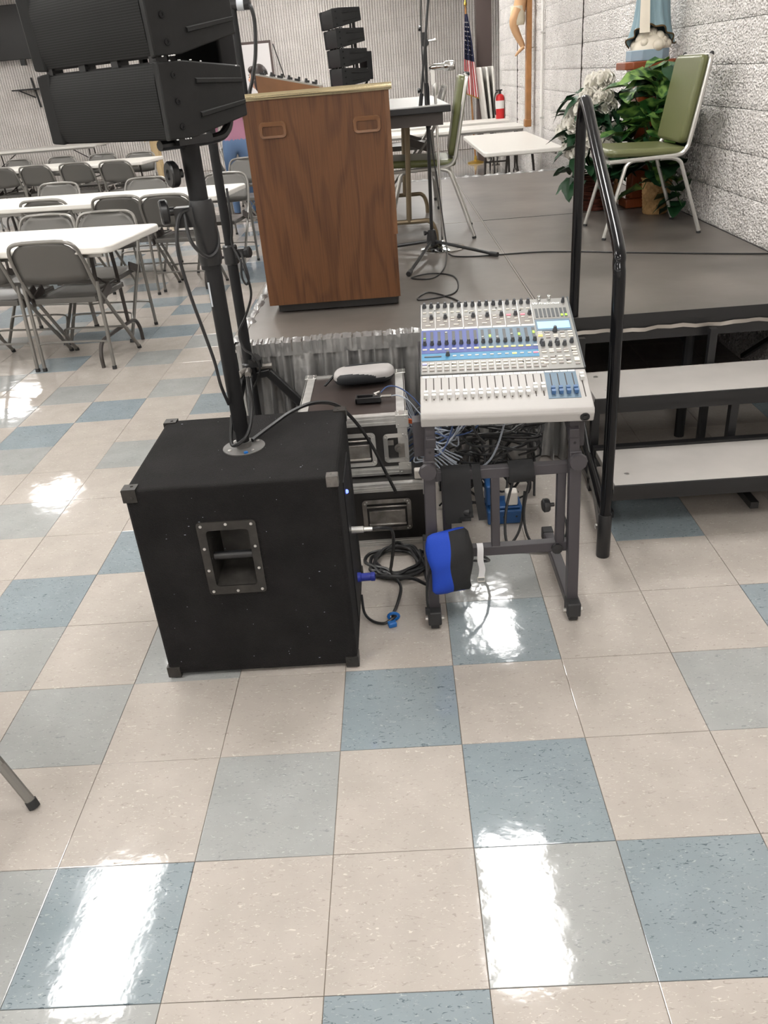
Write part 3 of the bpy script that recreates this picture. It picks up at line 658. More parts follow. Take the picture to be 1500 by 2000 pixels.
part(ts, 'knob', G().lathe([(.007, 0), (.018, .004), (.019, .016), (.014, .02)], (tx+.03, ty-.02, .545), 8, (.6, -.4, .5)), 'black_steel')
for a in (3, 275, 252):
    ex, ey = cos(rad(a)), sin(rad(a))
    L_ = part(ts, 'leg', G().bar((tx+.02*ex, ty+.02*ey, .475), (tx+.08*ex, ty+.08*ey, .485), .028, .028).bar((tx+.07*ex, ty+.07*ey, .485), (tx+.44*ex, ty+.44*ey, .02), .024, .034), 'black_steel', bev=.004)
    part(L_, 'leg_cap', G().cyl((tx+.03*ex, ty+.03*ey, .507), (tx+.09*ex, ty+.09*ey, .508), .012, 10), 'worn_steel')
    part(L_, 'rubber_foot', G().sph((tx+.445*ex, ty+.445*ey, .018), .02, 8, 6), 'rubber')
    part(L_, 'brace', G().bar((tx+.02*ex, ty+.02*ey, .12), (tx+.24*ex, ty+.24*ey, .26), .018, .006), 'black_steel')

# ------------------------------------------------------------------ flight cases and what lies on them
def flight_case(name, label, x0, x1, y0, y1, z0, z1, topm, latches, handle, e=.032):
    t = thing(name, label, 'case', ((x0+x1)/2, (y0+y1)/2, z0))
    part(t, 'shell', G().b2(x0+.004, x1-.004, y0+.004, y1-.004, z0+.003, z1-.004), topm)
    part(t, 'front_panel', G().b2(x0+e, x1-e, y0+.0006, y0+.0038, z0+e, z1-e), 'case_black')
    zs = [(z0, z0+e), (z1-e, z1)]
    for (a, b) in zs:
        part(t, 'edge_profile', G().b2(x0, x1, y0-.002, y0+.003, a, b).b2(x0, x1, y0, y0+e, (b-.004 if b == z1 else a), (b if b == z1 else a+.004)).b2(x0, x1, y0-.004, y0-.002, a+.006, a+.011).b2(x0, x1, y0-.004, y0-.002, b-.012, b-.007), 'alu')
        part(t, 'edge_profile', G().b2(x0, x1, y1-.003, y1+.002, a, b).b2(x0, x1, y1-e, y1, (b-.004 if b == z1 else a), (b if b == z1 else a+.004)), 'alu')
        for (xa, xb, s) in ((x0, x0+e, -1), (x1-e, x1, 1)):
            part(t, 'edge_profile', G().b2(xa, xb, y0+e, y1-e, (b-.004 if b == z1 else a), (b if b == z1 else a+.004)).b2((x0-.002 if s < 0 else x1-.003), (x0+.003 if s < 0 else x1+.002), y0, y1, a, b), 'alu')
    for xa in (x0, x1-e): part(t, 'edge_profile', G().b2(xa, xa+e, y0-.002, y0+.003, z0+e, z1-e).b2((xa-.002 if xa == x0 else xa+e-.003), (xa+.003 if xa == x0 else xa+e+.002), y0, y0+e, z0+e, z1-e), 'alu')
    for xa in (x0+.014, x1-.014):
        for ya in (y0+.014, y1-.014):
            g = G().box((xa, ya, z1+.001), (.044, .044, .004))
            for (dx, dy) in ((-.012, -.012), (.012, .012), (-.012, .012), (.012, -.012)): g.lathe([(.004, 0), (.0035, .002), (.0015, .003)], (xa+dx, ya+dy, z1+.003), 6)
            part(t, 'corner_cap', g, 'zinc', bev=.002)
            if ya < (y0+y1)/2:
                for z in (z0+.022, z1-.022):
                    g = G().box((xa, y0-.003, z), (.044, .004, .044))
                    for (dx, dz) in ((-.012, -.012), (.012, .012)): g.lathe([(.004, 0), (.0035, .002), (.0015, .003)], (xa+dx, y0-.005, z+dz), 6, (0, -1, 0))
                    part(t, 'corner_cap', g, 'zinc', bev=.002)
    def dish(cx, cz, w, h, deep, nm, mm):
        o_ = rrect(w, h, .014, 4, cx, cz); i_ = rrect(w-.030, h-.030, .006, 4, cx, cz); n = len(o_)
        g = G(); g._add([(x, y0-.004, z) for x, z in o_]+[(x, y0-.005, z) for x, z in i_]+[(x, y0+deep, z) for x, z in i_], [(i, (i+1) % n, n+(i+1) % n, n+i) for i in range(n)]+[(n+i, n+(i+1) % n, 2*n+(i+1) % n, 2*n+i) for i in range(n)]+[tuple(range(2*n, 3*n))])
        d = part(t, nm, g, mm)
        for k in range(10):
            x, z = o_[int(k*n/10)]; part(d, 'rivet', G().lathe([(.0035, 0), (.003, .002), (.0012, .0025)], (cx+(x-cx)*.90, y0-.005, cz+(z-cz)*.90), 6, (0, -1, 0)), 'zinc')
        return d
    for (cx, cz) in latches:
        d = dish(cx, cz, .086, .108, .0035, 'latch', 'zinc')
        part(d, 'latch_key', G().lathe([(.016, 0), (.016, .006), (.008, .007), (.008, .012)], (cx+.010, y0-.003, cz), 14, (0, -1, 0)).box((cx+.018, y0-.007, cz-.010), (.022, .005, .050)).box((cx-.018, y0-.005, cz+.022), (.02, .006, .018)), 'worn_steel')
    for (cx, cz, w, h, mm) in handle:
        d = dish(cx, cz, w, h, .004, 'recessed_handle', mm)
        part(d, 'grip', G().b2(cx-w/2+.022, cx+w/2-.022, y0-.008, y0+.002, cz-h*.26, cz+h*.16).cyl((cx-w/2+.02, y0-.006, cz-h*.28), (cx+w/2-.02, y0-.006, cz-h*.28), .006, 8).cyl((cx-w/2+.016, y0-.005, cz+h*.28), (cx+w/2-.016, y0-.005, cz+h*.28), .004, 8), 'worn_steel', bev=.002)
    return t
flight_case('flight_case', 'lower black road case with a recessed steel handle under the other case', -.47, -.010, 1.29, 1.825, 0, .242, 'case_black', [], [(-.175, .125, .17, .125, 'worn_steel')], .026)
flight_case('flight_case', 'upper black road case with aluminium edges carrying a white pouch', -.462, -.088, 1.366, 1.835, .243, .463, 'case_brown', [(-.128, .345)], [(-.280, .345, .165, .125, 'zinc')])
po = thing('pencil_pouch', 'small zipped pouch with pale grey top and black bottom lying on the road case', 'pouch', (-.235, 1.73, .464))
def pouchfn(k):
    def fn(u, v):
        a = 2*PI*u; t = v*2-1; e = (1-abs(t)**6)**.5 if abs(t) < 1 else 0
        x = t*.115; y = .058*e*math.copysign(abs(cos(a))**.7, cos(a)); z = .031+.030*e*math.copysign(abs(sin(a))**.8, sin(a))
        return (-.235+x, 1.725+y+x*.10, .464+z)
    return fn
g = G(); n0 = 72; g.grid(pouchfn(0), n0, 61, True)
g.mi = [1 if (Vector([sum(g.v[i][k] for i in f)/len(f) for k in range(3)]).z < .493 or Vector([sum(g.v[i][k] for i in f)/len(f) for k in range(3)]).y < 1.672) else 0 for f in g.f]
part(po, 'pouch_body', g, ['pouch_white', 'pouch_black'])
part(po, 'zipper', G().tube(smoothpath([(-.345, 1.735, .500), (-.30, 1.74, .523), (-.235, 1.747, .5265), (-.16, 1.755, .523), (-.125, 1.76, .503)], 5), .003, 6), 'pouch_black')
part(po, 'zip_pull', G().bar((-.348, 1.735, .495), (-.385, 1.70, .468), .009, .005), 'black_matte')
dv = thing('battery_holder', 'small black open plastic device with a plug lying on the road case', 'device', (-.215, 1.525, .464))
part(dv, 'tray', G().b2(-.262, -.172, 1.495, 1.503, .464, .484).b2(-.262, -.172, 1.545, 1.551, .464, .478).b2(-.262, -.256, 1.495, 1.551, .464, .480).b2(-.262, -.172, 1.495, 1.551, .464, .467).b2(-.20, -.172, 1.50, 1.55, .464, .486), 'black_steel', bev=.001)
part(dv, 'terminal', G().cyl((-.196, 1.52, .486), (-.176, 1.535, .488), .006, 8).sph((-.188, 1.51, .488), .006, 8, 6), 'worn_steel')
part(dv, 'jack_plug', G().cyl((-.172, 1.524, .476), (-.135, 1.523, .476), .006, 10), 'chrome')

# ------------------------------------------------------------------ mixing console on its stand
A_ = rad(2.8); TL = math.atan2(.155, .525)
mx = thing('mixing_console', 'grey and white digital mixing console with rows of knobs and faders on a black stand', 'mixer', (-.047, .791, .6955))
uh = Vector((cos(A_), -sin(A_)*cos(TL), -sin(A_)*sin(TL))); vh = Vector((sin(A_), cos(A_)*cos(TL), cos(A_)*sin(TL))); nh = uh.cross(vh)
MR = Matrix((uh, vh, nh)).transposed(); MM = Matrix.Translation(mx.location) @ MR.to_4x4(); MI = MR.to_euler()
UW, VD = .448, .532
def mg(): g = G(); g.T = MM; return g
g = mg()
prof = [(0, -.046), (-.012, -.040), (-.014, -.012), (-.006, -.002), (.006, 0), (.163, 0), (.163, -.07), (.06, -.055)]
g._add([(0, v, w) for v, w in prof]+[(UW, v, w) for v, w in prof], [tuple(range(8)), tuple(range(15, 7, -1))]+[(i, (i+1) % 8, 8+(i+1) % 8, 8+i) for i in range(8)])
part(mx, 'armrest_body', g, 'console_white', bev=.003)
part(mx, 'rear_body', mg().box((UW/2, .348, -.05), (UW, .37, .098)), 'console_dark', bev=.002)
part(mx, 'top_panel', mg().box((UW/2, .3475, .0005), (UW-.006, .363, .003)), 'console_grey')
part(mx, 'side_trim', mg().box((UW-.001, .348, .002), (.004, .367, .006)), 'console_dark')
part(mx, 'headphone_jack', mg().lathe([(.0125, 0), (.0125, .003), (.009, .0035), (.009, .001), (.006, .001), (.006, .003), (.003, .003)], (.424, -.0135, -.024), 16, (0, -1, 0)), 'black_steel', 'round black headphone socket')
def plate(nm, u0, u1, v0, v1, m, h=.0012, z=.002, lab=None): return part(mx, nm, mg().box(((u0+u1)/2, (v0+v1)/2, z+h/2), (u1-u0, v1-v0, h)), m, lab)
plate('channel_panel', .004, .332, .231+.032, .3815, 'console_blue', lab='deep blue channel display strip')
plate('channel_panel', .004, .127, .2635, .381, 'console_blue', .0014)
plate('channel_panel', .168, .332, .278, .381, 'console_navy', .0016)
plate('channel_panel', .004, .332, .228, .262, 'console_cyan', lab='bright blue strip of buttons')
plate('channel_panel', .004, .332, .385+.007, .455, 'console_brown')
for i in range(8): plate('scribble_strip', .006+i*.0415, .0445+i*.0415, .383, .391, 'print_white', .0016)
for i in range(9): plate('divider_line', .0035+i*.0412, .0049+i*.0412, .391, .525, 'alu', .0014)
UC = [.0135+.0209*i for i in range(16)]
kg = G().lathe([(.0064, 0), (.0062, .006), (.0050, .008), (.0044, .0145), (.0034, .0155)], (0, 0, 0), 12); kg.cur = 1; kg.box((0, .003, .0152), (.0009, .004, .001))
KM = kg.mesh('knob', ['knob', 'knob_cap']); BM = {m: G().box((0, 0, .0015), (.0125, .0056, .003)).mesh('button', m, smooth=0) for m in ('button_white', 'button_grey', 'led_yellow', 'led_red', 'led_violet')}
BS = G().box((0, 0, .0014), (.010, .0042, .0028)).mesh('button', 'button_white', smooth=0)
mroot = link0('panel_origin', (0, 0, 0)); bpy.data.objects.remove(mroot)
def put(nm, me, u, v, w=.002, s=(1, 1, 1)):
    o_ = inst(nm, me, mx, MR @ Vector((u, v, w)), MI, s); return o_
for u in UC: put('knob', KM, u, .511); plate('meter', u-.0042, u+.0042, .320, .372, 'console_dark', .001, .0035); put('knob', KM, u, .307, .003, (.95, .95, .95))
for i in range(8):
    u = .034+.0416*i; put('knob', KM, u, .446)
    for k, v in enumerate((.478, .446, .432)): put('button', BS if k != 1 or i < 6 else BM['led_red'], u-.020, v)
    put('button', BS, u, .426); put('button', BS, u-.002, .478); put('button', BM['button_white'], u-.010, .407, .002, (1.2, .7, 1))
yl = {1, 7, 8, 9, 10, 11, 12, 13, 14}
for i, u in enumerate(UC):
    put('button', BM['led_yellow'] if i in yl else BM['button_white'], u, .281)
    if i >= 4: put('button', BS if i not in (12,) else BM['led_yellow'], u, .246)
    if i == 15: put('button', BM['led_red'], u-.004, .246)
for i in range(17):
    u = .0125+.0204*i
    for k, v in enumerate((.212, .197, .181)): put('button', BM['led_violet'] if (i == 0 and k == 0) else (BM['button_white'] if k < 2 else BM['button_grey']), u, v, .002, (1, 1.1, 1))
    plate('divider_line', u+.0098, u+.0104, .170, .222, 'alu', .0008)
put('knob', KM, .078, .250)
plate('meter', .012, .060, .243, .248, 'console_dark', .0012, .0035)
for (i, v, m) in ((8, .334, 'print_white'), (9, .337, 'led_green'), (10, .332, 'print_white'), (12, .343, 'print_white'), (13, .340, 'led_green'), (15, .347, 'led_green'), (0, .337, 'led_green'), (3, .366, 'print_white')):
    plate('meter_light', UC[i]-.003, UC[i]+.003, v-(.006 if m == 'led_green' and i else .0015), v+(.006 if m == 'led_green' and i else .0015), m, .001, .0048)
for (u, v) in ((.045, .49), (.15, .47), (.23, .49), (.30, .47), (.025, .205), (.09, .21), (.155, .205), (.22, .21), (.285, .205), (.345, .26), (.36, .345), (.425, .25), (.375, .225), (.405, .20)):
    part(mx, 'panel_screw', mg().lathe([(.0028, .002), (.0024, .0034), (.001, .004)], (u, v, 0), 8), 'black_steel')
plate('logo_panel', .336, .441, .418, .527, 'console_grey', .0008)
fo = bpy.data.curves.new('brand_lettering', 'FONT'); fo.body = 'PreSonus'; fo.size = .0165; fo.shear = .25; fo.offset = .0004; fo.extrude = .0003
tl = link('brand_lettering', fo, None); bpy.context.view_layer.update()
tme = bpy.data.meshes.new_from_object(tl); bpy.data.objects.remove(tl); tme.materials.clear(); tme.materials.append(M['print_white'])
put('brand_lettering', tme, .3565, .496, .0035)
for k in range(4): part(mx, 'brand_mark', mg().box((.3405+.0042*k, .5015, .0035), (.0024, .011, .001), (0, 0, -.2 if k % 2 else .2)), 'print_white')
put('knob', KM, .430, .504, .002, (.9, .9, 1.2))
for i in range(8):
    u = .346+.0121*i; plate('meter', u-.004, u+.004, .424, .472, 'console_dark', .001, .003)
    if i > 5: plate('meter_light', u-.003, u+.003, .427, .437, 'led_green', .001, .0042)
plate('display_bezel', .337, .438, .352, .412, 'console_navy', .0012, .0025); plate('display', .342, .434, .362, .399, 'lcd', .001, .0038, 'lit pale blue display')
put('knob', KM, .388, .348, .0035, (1.1, 1.1, 1.1))
for (u, v) in ((.345, .292), (.347, .280), (.367, .279), (.387, .292), (.388, .280), (.407, .279), (.428, .291)): put('knob', KM, u, v)
for (u, v, m) in ((.345, .346, 'button_white'), (.345, .337, 'button_white'), (.345, .328, 'led_yellow'), (.366, .344, 'button_grey'), (.408, .344, 'button_grey'), (.430, .344, 'button_white'), (.366, .330, 'button_white'), (.388, .329, 'button_white'), (.408, .329, 'button_white'), (.430, .330, 'button_white'), (.366, .318, 'button_grey'), (.388, .319, 'button_white'), (.408, .318, 'button_white'), (.430, .318, 'button_white')): put('button', BM[m], u, v)
for i in range(4):
    for k, v in enumerate((.256, .246, .222, .208, .192)): put('button', BM['button_white' if (i+k) % 3 else 'button_grey'], .347+.0203*i, v, .002, (1, 1.1, 1))
for v in (.264, .252, .239, .228): put('button', BM['button_white'], .430, v)
put('button', BM['button_white'], .431, .205, .002, (1.1, 3.0, 1)); put('button', BM['button_grey'], .431, .185)
CAPg = lambda m: G().box((0, .0075, .006), (.0105, .009, .012)).box((0, -.0075, .006), (.0105, .009, .012)).box((0, 0, .004), (.0105, .016, .008)).mesh('fader_cap', m, smooth=0)
CW, CB = CAPg('fader_white'), CAPg('fader_blue')
plate('subgroup_panel', .336, .420, .036, .158, 'console_navy', .0014, 0)
for i in range(4): plate('scribble_strip', .338+i*.0205, .3565+i*.0205, .151, .1575, 'print_white', .0016, .001)
for i in range(16):
    u = .0155+.0207*i; plate('fader_slot', u-.0013, u+.0013, .050, .147, 'slot', .0008, 0)
    plate('scribble_strip', u-.009, u+.009, .150, .158, 'print_white', .0012, 0)
    put('fader_cap', CW, u, .067 if i < 14 else .083, 0)
for i in range(4):
    u = .3505+.0196*i; plate('fader_slot', u-.0013, u+.0013, .050, .145, 'slot', .0018, 0); put('fader_cap', CB, u, .064, .001)
plate('fader_slot', .4307, .4333, .040, .143, 'slot', .0008, 0); put('fader_cap', CW, .432, .122, 0)
part(mx, 'rear_jack', mg().lathe([(.006, 0), (.006, .02), (.004, .022)], (.36, .52, -.002), 10), 'chrome'); part(mx, 'rear_jack', mg().lathe([(.006, 0), (.006, .02), (.004, .022)], (.39, .52, -.002), 10), 'chrome')

ms = thing('mixer_stand', 'black square tube stand on small casters holding the mixing console', 'stand', (.17, .85, 0))
for (x, s) in ((-.040, -1), (.372, 1)):
    lg = part(ms, 'leg', G().bar((x, .815, .045), (x-.008*s, .812, .55), .032, .032, (0, 1, 0)), 'stand_paint', bev=.003)
    part(lg, 'slider', G().bar((x-.008*s, .812, .50), (x-.016*s, .812, .655), .026, .026, (0, 1, 0)), 'stand_paint', bev=.002)
    for z in (.575, .62): part(lg, 'pin_hole', G().cyl((x-.012*s, .7985, z), (x-.012*s, .80, z), .004, 8), 'black_steel')
    part(lg, 'clamp_knob', G().lathe([(.012, 0), (.024, .003), (.026, .010), (.023, .018), (.008, .019)], (x-.004*s, .795, .525), 10, (0, -1, 0)), 'stand_paint')
    bs = part(ms, 'base_bar', G().bar((x, .775, .048), (x, 1.23, .048), .034, .030), 'stand_paint', bev=.003)
    part(bs, 'end_cap', G().b2(x-.020, x+.020, .768, .822, .022, .068), 'rubber', bev=.004); part(bs, 'caster', G().cyl((x-.012, .79, .0185), (x+.012, .79, .0185), .018, 14), 'rubber')
    part(bs, 'axle_bolt', G().cyl((x-.028, .79, .036), (x-.020, .79, .036), .006, 8), 'zinc'); part(bs, 'axle_bolt', G().cyl((x+.02, .79, .036), (x+.028, .79, .036), .006, 8), 'zinc')
    part(bs, 'end_cap', G().b2(x-.018, x+.018, 1.20, 1.24, .024, .066), 'rubber', bev=.003); part(bs, 'caster', G().cyl((x-.012, 1.215, .0185), (x+.012, 1.215, .0185), .018, 14), 'rubber')
    part(ms, 'support_arm', G().bar((x-.016*s, .79, .605), (x-.016*s, 1.25, .735), .026, .03), 'stand_paint', bev=.002)
    part(ms, 'bracket', G().bar((x+.012*s, .90, .635), (x+.012*s, .90, .53), .036, .05, (0, 1, 0)), 'stand_paint', bev=.002)
part(ms, 'cross_bar', G().bar((-.036, .84, .487), (.368, .84, .487), .028, .030), 'stand_paint', bev=.002)
part(ms, 'cross_bar', G().bar((-.040, .84, .235), (.372, .84, .235), .028, .030), 'stand_paint', bev=.002)
for x in (.012, .150, .335): part(ms, 'upright', G().bar((x, .84, .24), (x, .84, .485), .024, .026, (0, 1, 0)), 'stand_paint', bev=.002)
for (x, z, d) in ((.315, .375, (-1, -.1, 0)), (.045, .375, (1, -.1, 0))): part(ms, 'clamp_knob', G().lathe([(.006, 0), (.006, .012), (.018, .014), (.020, .018), (.020, .030), (.016, .033)], (x, .83, z), 10, d), 'black_steel')
part(ms, 'clamp_knob', G().lathe([(.010, 0), (.016, .003), (.016, .012), (.008, .014)], (.325, .825, .235), 10, (0, -1, 0)), 'black_steel')
wr_ = thing('cable_wrap', 'wide black hook and loop wrap round the upper bar of the mixer stand', 'strap', (.225, .84, .487))
part(wr_, 'wrap', G().lathe([(.030, -.034), (.031, -.03), (.031, .03), (.030, .034)], (.222, .84, .482), 14, (1, 0, .02)), 'strap_black')
# straps, bag and tag hanging at the left
hs = thing('hanging_strap', 'wide black strap folded over the stand bar above the blue bag', 'strap', (.04, .82, .50))
def ribbon(pts, w, th=.003, wd=(1, 0, 0)):
    P = smoothpath(pts, 6); W_ = Vector(wd)*w/2; g = G(); n = len(P)
    N_ = [((P[min(i+1, n-1)]-P[max(i-1, 0)]).cross(Vector(wd))).normalized()*th/2 for i in range(n)]
    vs = []
    for p, q in zip(P, N_): vs += [p-W_+q, p+W_+q, p+W_-q, p-W_-q]
    fs = [(4*i+a, 4*i+(a+1) % 4, 4*i+4+(a+1) % 4, 4*i+4+a) for i in range(n-1) for a in range(4)]+[(3, 2, 1, 0), tuple(4*(n-1)+k for k in range(4))]
    g._add(vs, fs); return g
for (x, w, z) in ((.022, .045, .345), (.060, .036, .36)): part(hs, 'band', ribbon([(x-.004, .872, .42), (x, .866, .49), (x+.002, .842, .510), (x+.002, .820, .49), (x+.004, .815, .42), (x+.008, .812, z)], w), 'strap_black')
part(hs, 'buckle', G().b2(.045, .078, .806, .816, .352, .362), 'black_steel')
part(hs, 'band', ribbon([(.097, .870, .43), (.098, .864, .49), (.098, .842, .509), (.098, .820, .49), (.103, .812, .43), (.112, .808, .352)], .024), 'strap_black')
bg = thing('accessory_bag', 'blue and black fabric bag hanging from the left side of the mixer stand', 'bag', (.01, .775, .34))
def bagfn(u, v):
    a = 2*PI*u; t = v; w = .056+.008*sin(PI*min(1, t*1.15))+.003*sin(7*t); d = .010+.026*sin(PI*min(1, t*1.02)**.8)
    if v > .97: d *= .55; w *= .88
    if v <= 0: d = .006; w = .044
    x = w*math.copysign(abs(cos(a))**.55, cos(a)); y = d*math.copysign(abs(sin(a))**.8, sin(a))
    return (.010+x+.012*t*.6+.003*sin(9*t+x*60), .772+y+.003*sin(14*t+30*x), .345-.205*t+.006*sin(x*40))
g = G(); g.grid(bagfn, 32, 18, True); g._add([], []); n = len(g.v); g.f.append(tuple(range(n-32, n))); g.mi.append(0); g.f.append(tuple(range(31, -1, -1))); g.mi.append(0)
g.mi = [1 if sum(g.v[i].x for i in f)/len(f) > .022 else 0 for f in g.f]
part(bg, 'bag_body', g, ['bag_blue', 'bag_black'], smooth=60)
part(bg, 'drawstring', G().tube(smoothpath([(-.043, .775, .22), (-.056, .772, .18), (-.060, .77, .12), (-.058, .768, .085)], 5), .0035, 6).box((-.060, .768, .078), (.014, .010, .022)), 'strap_black')
wt = thing('cable_tie', 'white hook and loop cable tie with buckle hanging from the lower stand bar', 'strap', (.105, .82, .26))
part(wt, 'band', ribbon([(.104, .858, .245), (.104, .84, .2535), (.104, .822, .245), (.103, .818, .21), (.108, .82, .18), (.104, .818, .150)], .018, .0025), 'velcro_white')
part(wt, 'buckle', G().tube([(.094, .817, .152), (.114, .817, .152), (.114, .817, .138), (.094, .817, .138)], .002, 6, True), 'plug_white')
# blue power box with white adapter
pb = thing('power_box', 'blue plastic power outlet box on the floor behind the mixer stand', 'power box', (.25, 1.44, 0))
part(pb, 'housing', G().b2(.185, .315, 1.385, 1.50, 0, .055).b2(.195, .305, 1.395, 1.49, .055, .066).b2(.185, .222, 1.42, 1.50, .06, .14), 'box_blue', bev=.006)
part(pb, 'plug_adapter', G().b2(.253, .297, 1.40, 1.44, .067, .122), 'plug_white', 'white plug adapter', bev=.006)
for (x, z) in ((.205, .03), (.245, .03), (.29, .03)): part(pb, 'screw', G().lathe([(.004, 0), (.003, .002), (.001, .003)], (x, 1.385, z), 8, (0, -1, 0)), 'black_steel')
wp = thing('plug_adapter', 'small white plug lying among the cables on the lower road case', 'plug', (-.047, 1.335, .246))
part(wp, 'body', G().b2(-.072, -.040, 1.315, 1.345, .2425, .275), 'plug_white', bev=.004); part(wp, 'plug_pin', G().b2(-.040, -.016, 1.325, 1.340, .250, .262), 'zinc')

# ------------------------------------------------------------------ cables
rc = random.Random(11)
def loopcoil(c, r, turns, name, label, rad_=.0055, jitter=.012, z=.008, m='cable_black', ry=None, tail=(), head=()):
    pts = list(head); n = 12*turns
    for i in range(n+1):
        a = 2*PI*i/12+.5; rr_ = r+rc.uniform(-jitter, jitter)+jitter*.6*sin(i*.35); pts.append((c[0]+rr_*cos(a), c[1]+(ry or rr_)*(rr_/r if ry else 1)*sin(a), z+abs(rc.gauss(0, .006))+.003*(i//12)))
    return cable(name, pts+list(tail), rad_, m, label, n=4)
loopcoil((-.150, 1.150), .088, 6, 'cable_coil', 'thick black cable coiled in a ring on the floor beside the bass speaker', .0060, .016, head=[(-.208, .87, .145), (-.16, .86, .147), (-.10, .87, .13), (-.05, .93, .06), (-.055, 1.03, .02)])
cable('power_cable', [(-.204, .845, .326), (-.178, .85, .324), (-.150, .89, .29), (-.152, .94, .20), (-.165, 1.0, .10), (-.168, 1.02, .06), (-.14, .98, .03), (-.15, .92, .012), (-.166, .86, .010), (-.168, .835, .012)], .005, 'cable_black', 'black microphone cable plugged into the side of the bass speaker', n=7)
cable('tail_cable', [(-.262, .90, .06), (-.255, .86, .02), (-.23, .83, .008), (-.195, .815, .008), (-.17, .825, .016), (-.158, .84, .016)], .0045, 'cable_black', 'thin black cable running along the floor into the blue clip', n=7)
cl = thing('cable_clip', 'bright blue plastic cable clip lying on the tiles by the bass speaker', 'clip', (-.167, .815, 0))
part(cl, 'ring', G().tube([(-.165+.016*cos(a), .832, .020+.012*sin(a)) for a in [2*PI*k/12 for k in range(12)]], .005, 6, True), 'clip_blue'); part(cl, 'tab', G().box((-.170, .808, .009), (.026, .020, .017), (0, 0, .3)), 'clip_blue', bev=.004)
cable('speaker_cable', [(-.558, .835, 1.235), (-.586, .815, 1.22), (-.60, .80, 1.15), (-.592, .80, 1.05), (-.575, .80, .95), (-.563, .805, .87), (-.56, .815, .80), (-.553, .835, .74)], .0045, 'cable_black', 'black cable drooping down the left of the thick speaker pole', n=7)
cable('speaker_cable', [(-.575, .825, 1.225), (-.565, .80, 1.165), (-.535, .812, 1.125), (-.512, .838, 1.14), (-.515, .87, 1.18), (-.53, .885, 1.22)], .0045, 'cable_black', 'short black cable looped round the collar of the thick speaker pole', n=7)
cable('speaker_cable', [(-.500, .875, .80), (-.498, .86, .72), (-.512, .822, .66), (-.548, .822, .628), (-.565, .835, .632), (-.556, .86, .70)], .005, 'cable_black', 'black cable curling round the foot of the thick speaker pole', n=7)
cable('speaker_cable', [(-.515, .87, .618), (-.47, .96, .622), (-.42, 1.03, .632), (-.36, 1.10, .628), (-.30, 1.17, .590), (-.25, 1.24, .50), (-.205, 1.265, .40), (-.165, 1.272, .29), (-.145, 1.275, .235), (-.14, 1.28, .215)], .0062, 'cable_black', 'long black cable arching from the bass speaker top over the road cases', n=7)
cable('stand_cable', [(-.66, 1.83, 1.17), (-.66, 1.82, 1.09), (-.665, 1.83, 1.03), (-.675, 1.84, .98), (-.655, 1.83, .93), (-.635, 1.81, .88), (-.63, 1.82, .80), (-.665, 1.83, .72), (-.70, 1.83, .66), (-.69, 1.82, .60), (-.66, 1.82, .57), (-.64, 1.82, .52), (-.67, 1.83, .45), (-.70, 1.83, .42)], .0045, 'cable_black', 'black cable spiralling down the tripod stand', n=6)
cable('stand_cable', [(-.645, 1.82, .955), (-.632, 1.81, .90), (-.628, 1.81, .86), (-.640, 1.81, .84), (-.652, 1.81, .87), (-.648, 1.82, .93)], .004, 'cable_black', 'small loop of black cable hanging from the tripod clamp', n=6)
# tangle under and behind the console
TG = 'black cables tangled behind the mixer stand'
for k in range(16):
    x = rc.uniform(.05, .36); y = rc.uniform(1.50, 1.68); z = rc.uniform(.30, .38)
    pts = [(rc.uniform(.0, .3), rc.uniform(1.2, 1.3), rc.uniform(.5, .62)), (rc.uniform(.02, .28), rc.uniform(1.3, 1.45), rc.uniform(.3, .45))] if k < 4 else []
    for q in range(5): pts.append((max(.03, min(.42, x+rc.uniform(-.16, .16))), y+rc.uniform(-.09, .09), max(.02, rc.uniform(.17, .36)-.045*q)))
    pts.append((rc.uniform(.0, .42), rc.uniform(1.5, 1.7), .012))
    cable('tangled_cable', pts, rc.choice([.0035, .0042, .005]), 'cable_black', 'black cable in the tangled heap behind the mixer stand', TG, n=6, seg=5)
for k in range(7):
    a0 = rc.uniform(0, 6); pts = []
    for q in range(16): a = a0+q*.5; r_ = .11+rc.uniform(-.02, .03); pts.append((.24+r_*1.25*cos(a), 1.50+r_*.9*sin(a), .30+.05*sin(a*.5+k)+k*.008))
    cable('looped_cable', pts, .0045, 'cable_black', 'black cable looped in a bundle above the blue power box', 'looped cables above the power box', n=5, seg=5)
for (pts, lb) in (([(.33, 1.35, .2), (.30, 1.28, .10), (.31, 1.22, .03), (.36, 1.20, .008), (.42, 1.22, .008), (.46, 1.32, .01), (.45, 1.42, .05)], 'black cable curving across the tiles to the handrail'), ([(.28, 1.36, .22), (.24, 1.30, .1), (.235, 1.24, .01), (.27, 1.19, .008), (.34, 1.17, .008), (.41, 1.18, .008)], 'black cable lying on the tiles under the lower stand bar'), ([(.02, 1.0, .23), (.07, .95, .17), (.13, .98, .12), (.15, 1.05, .06), (.11, 1.12, .02), (.06, 1.15, .01)], 'black cable hanging behind the straps of the mixer stand'), ([(.31, 1.33, .16), (.28, 1.25, .05), (.22, 1.20, .01), (.15, 1.20, .008), (.09, 1.25, .01)], 'black cable lying on the tiles in front of the blue power box')):
    cable('floor_cable', pts, .0048, 'cable_black', lb, n=6)
GC = 'thin grey cables from the console to the road case'
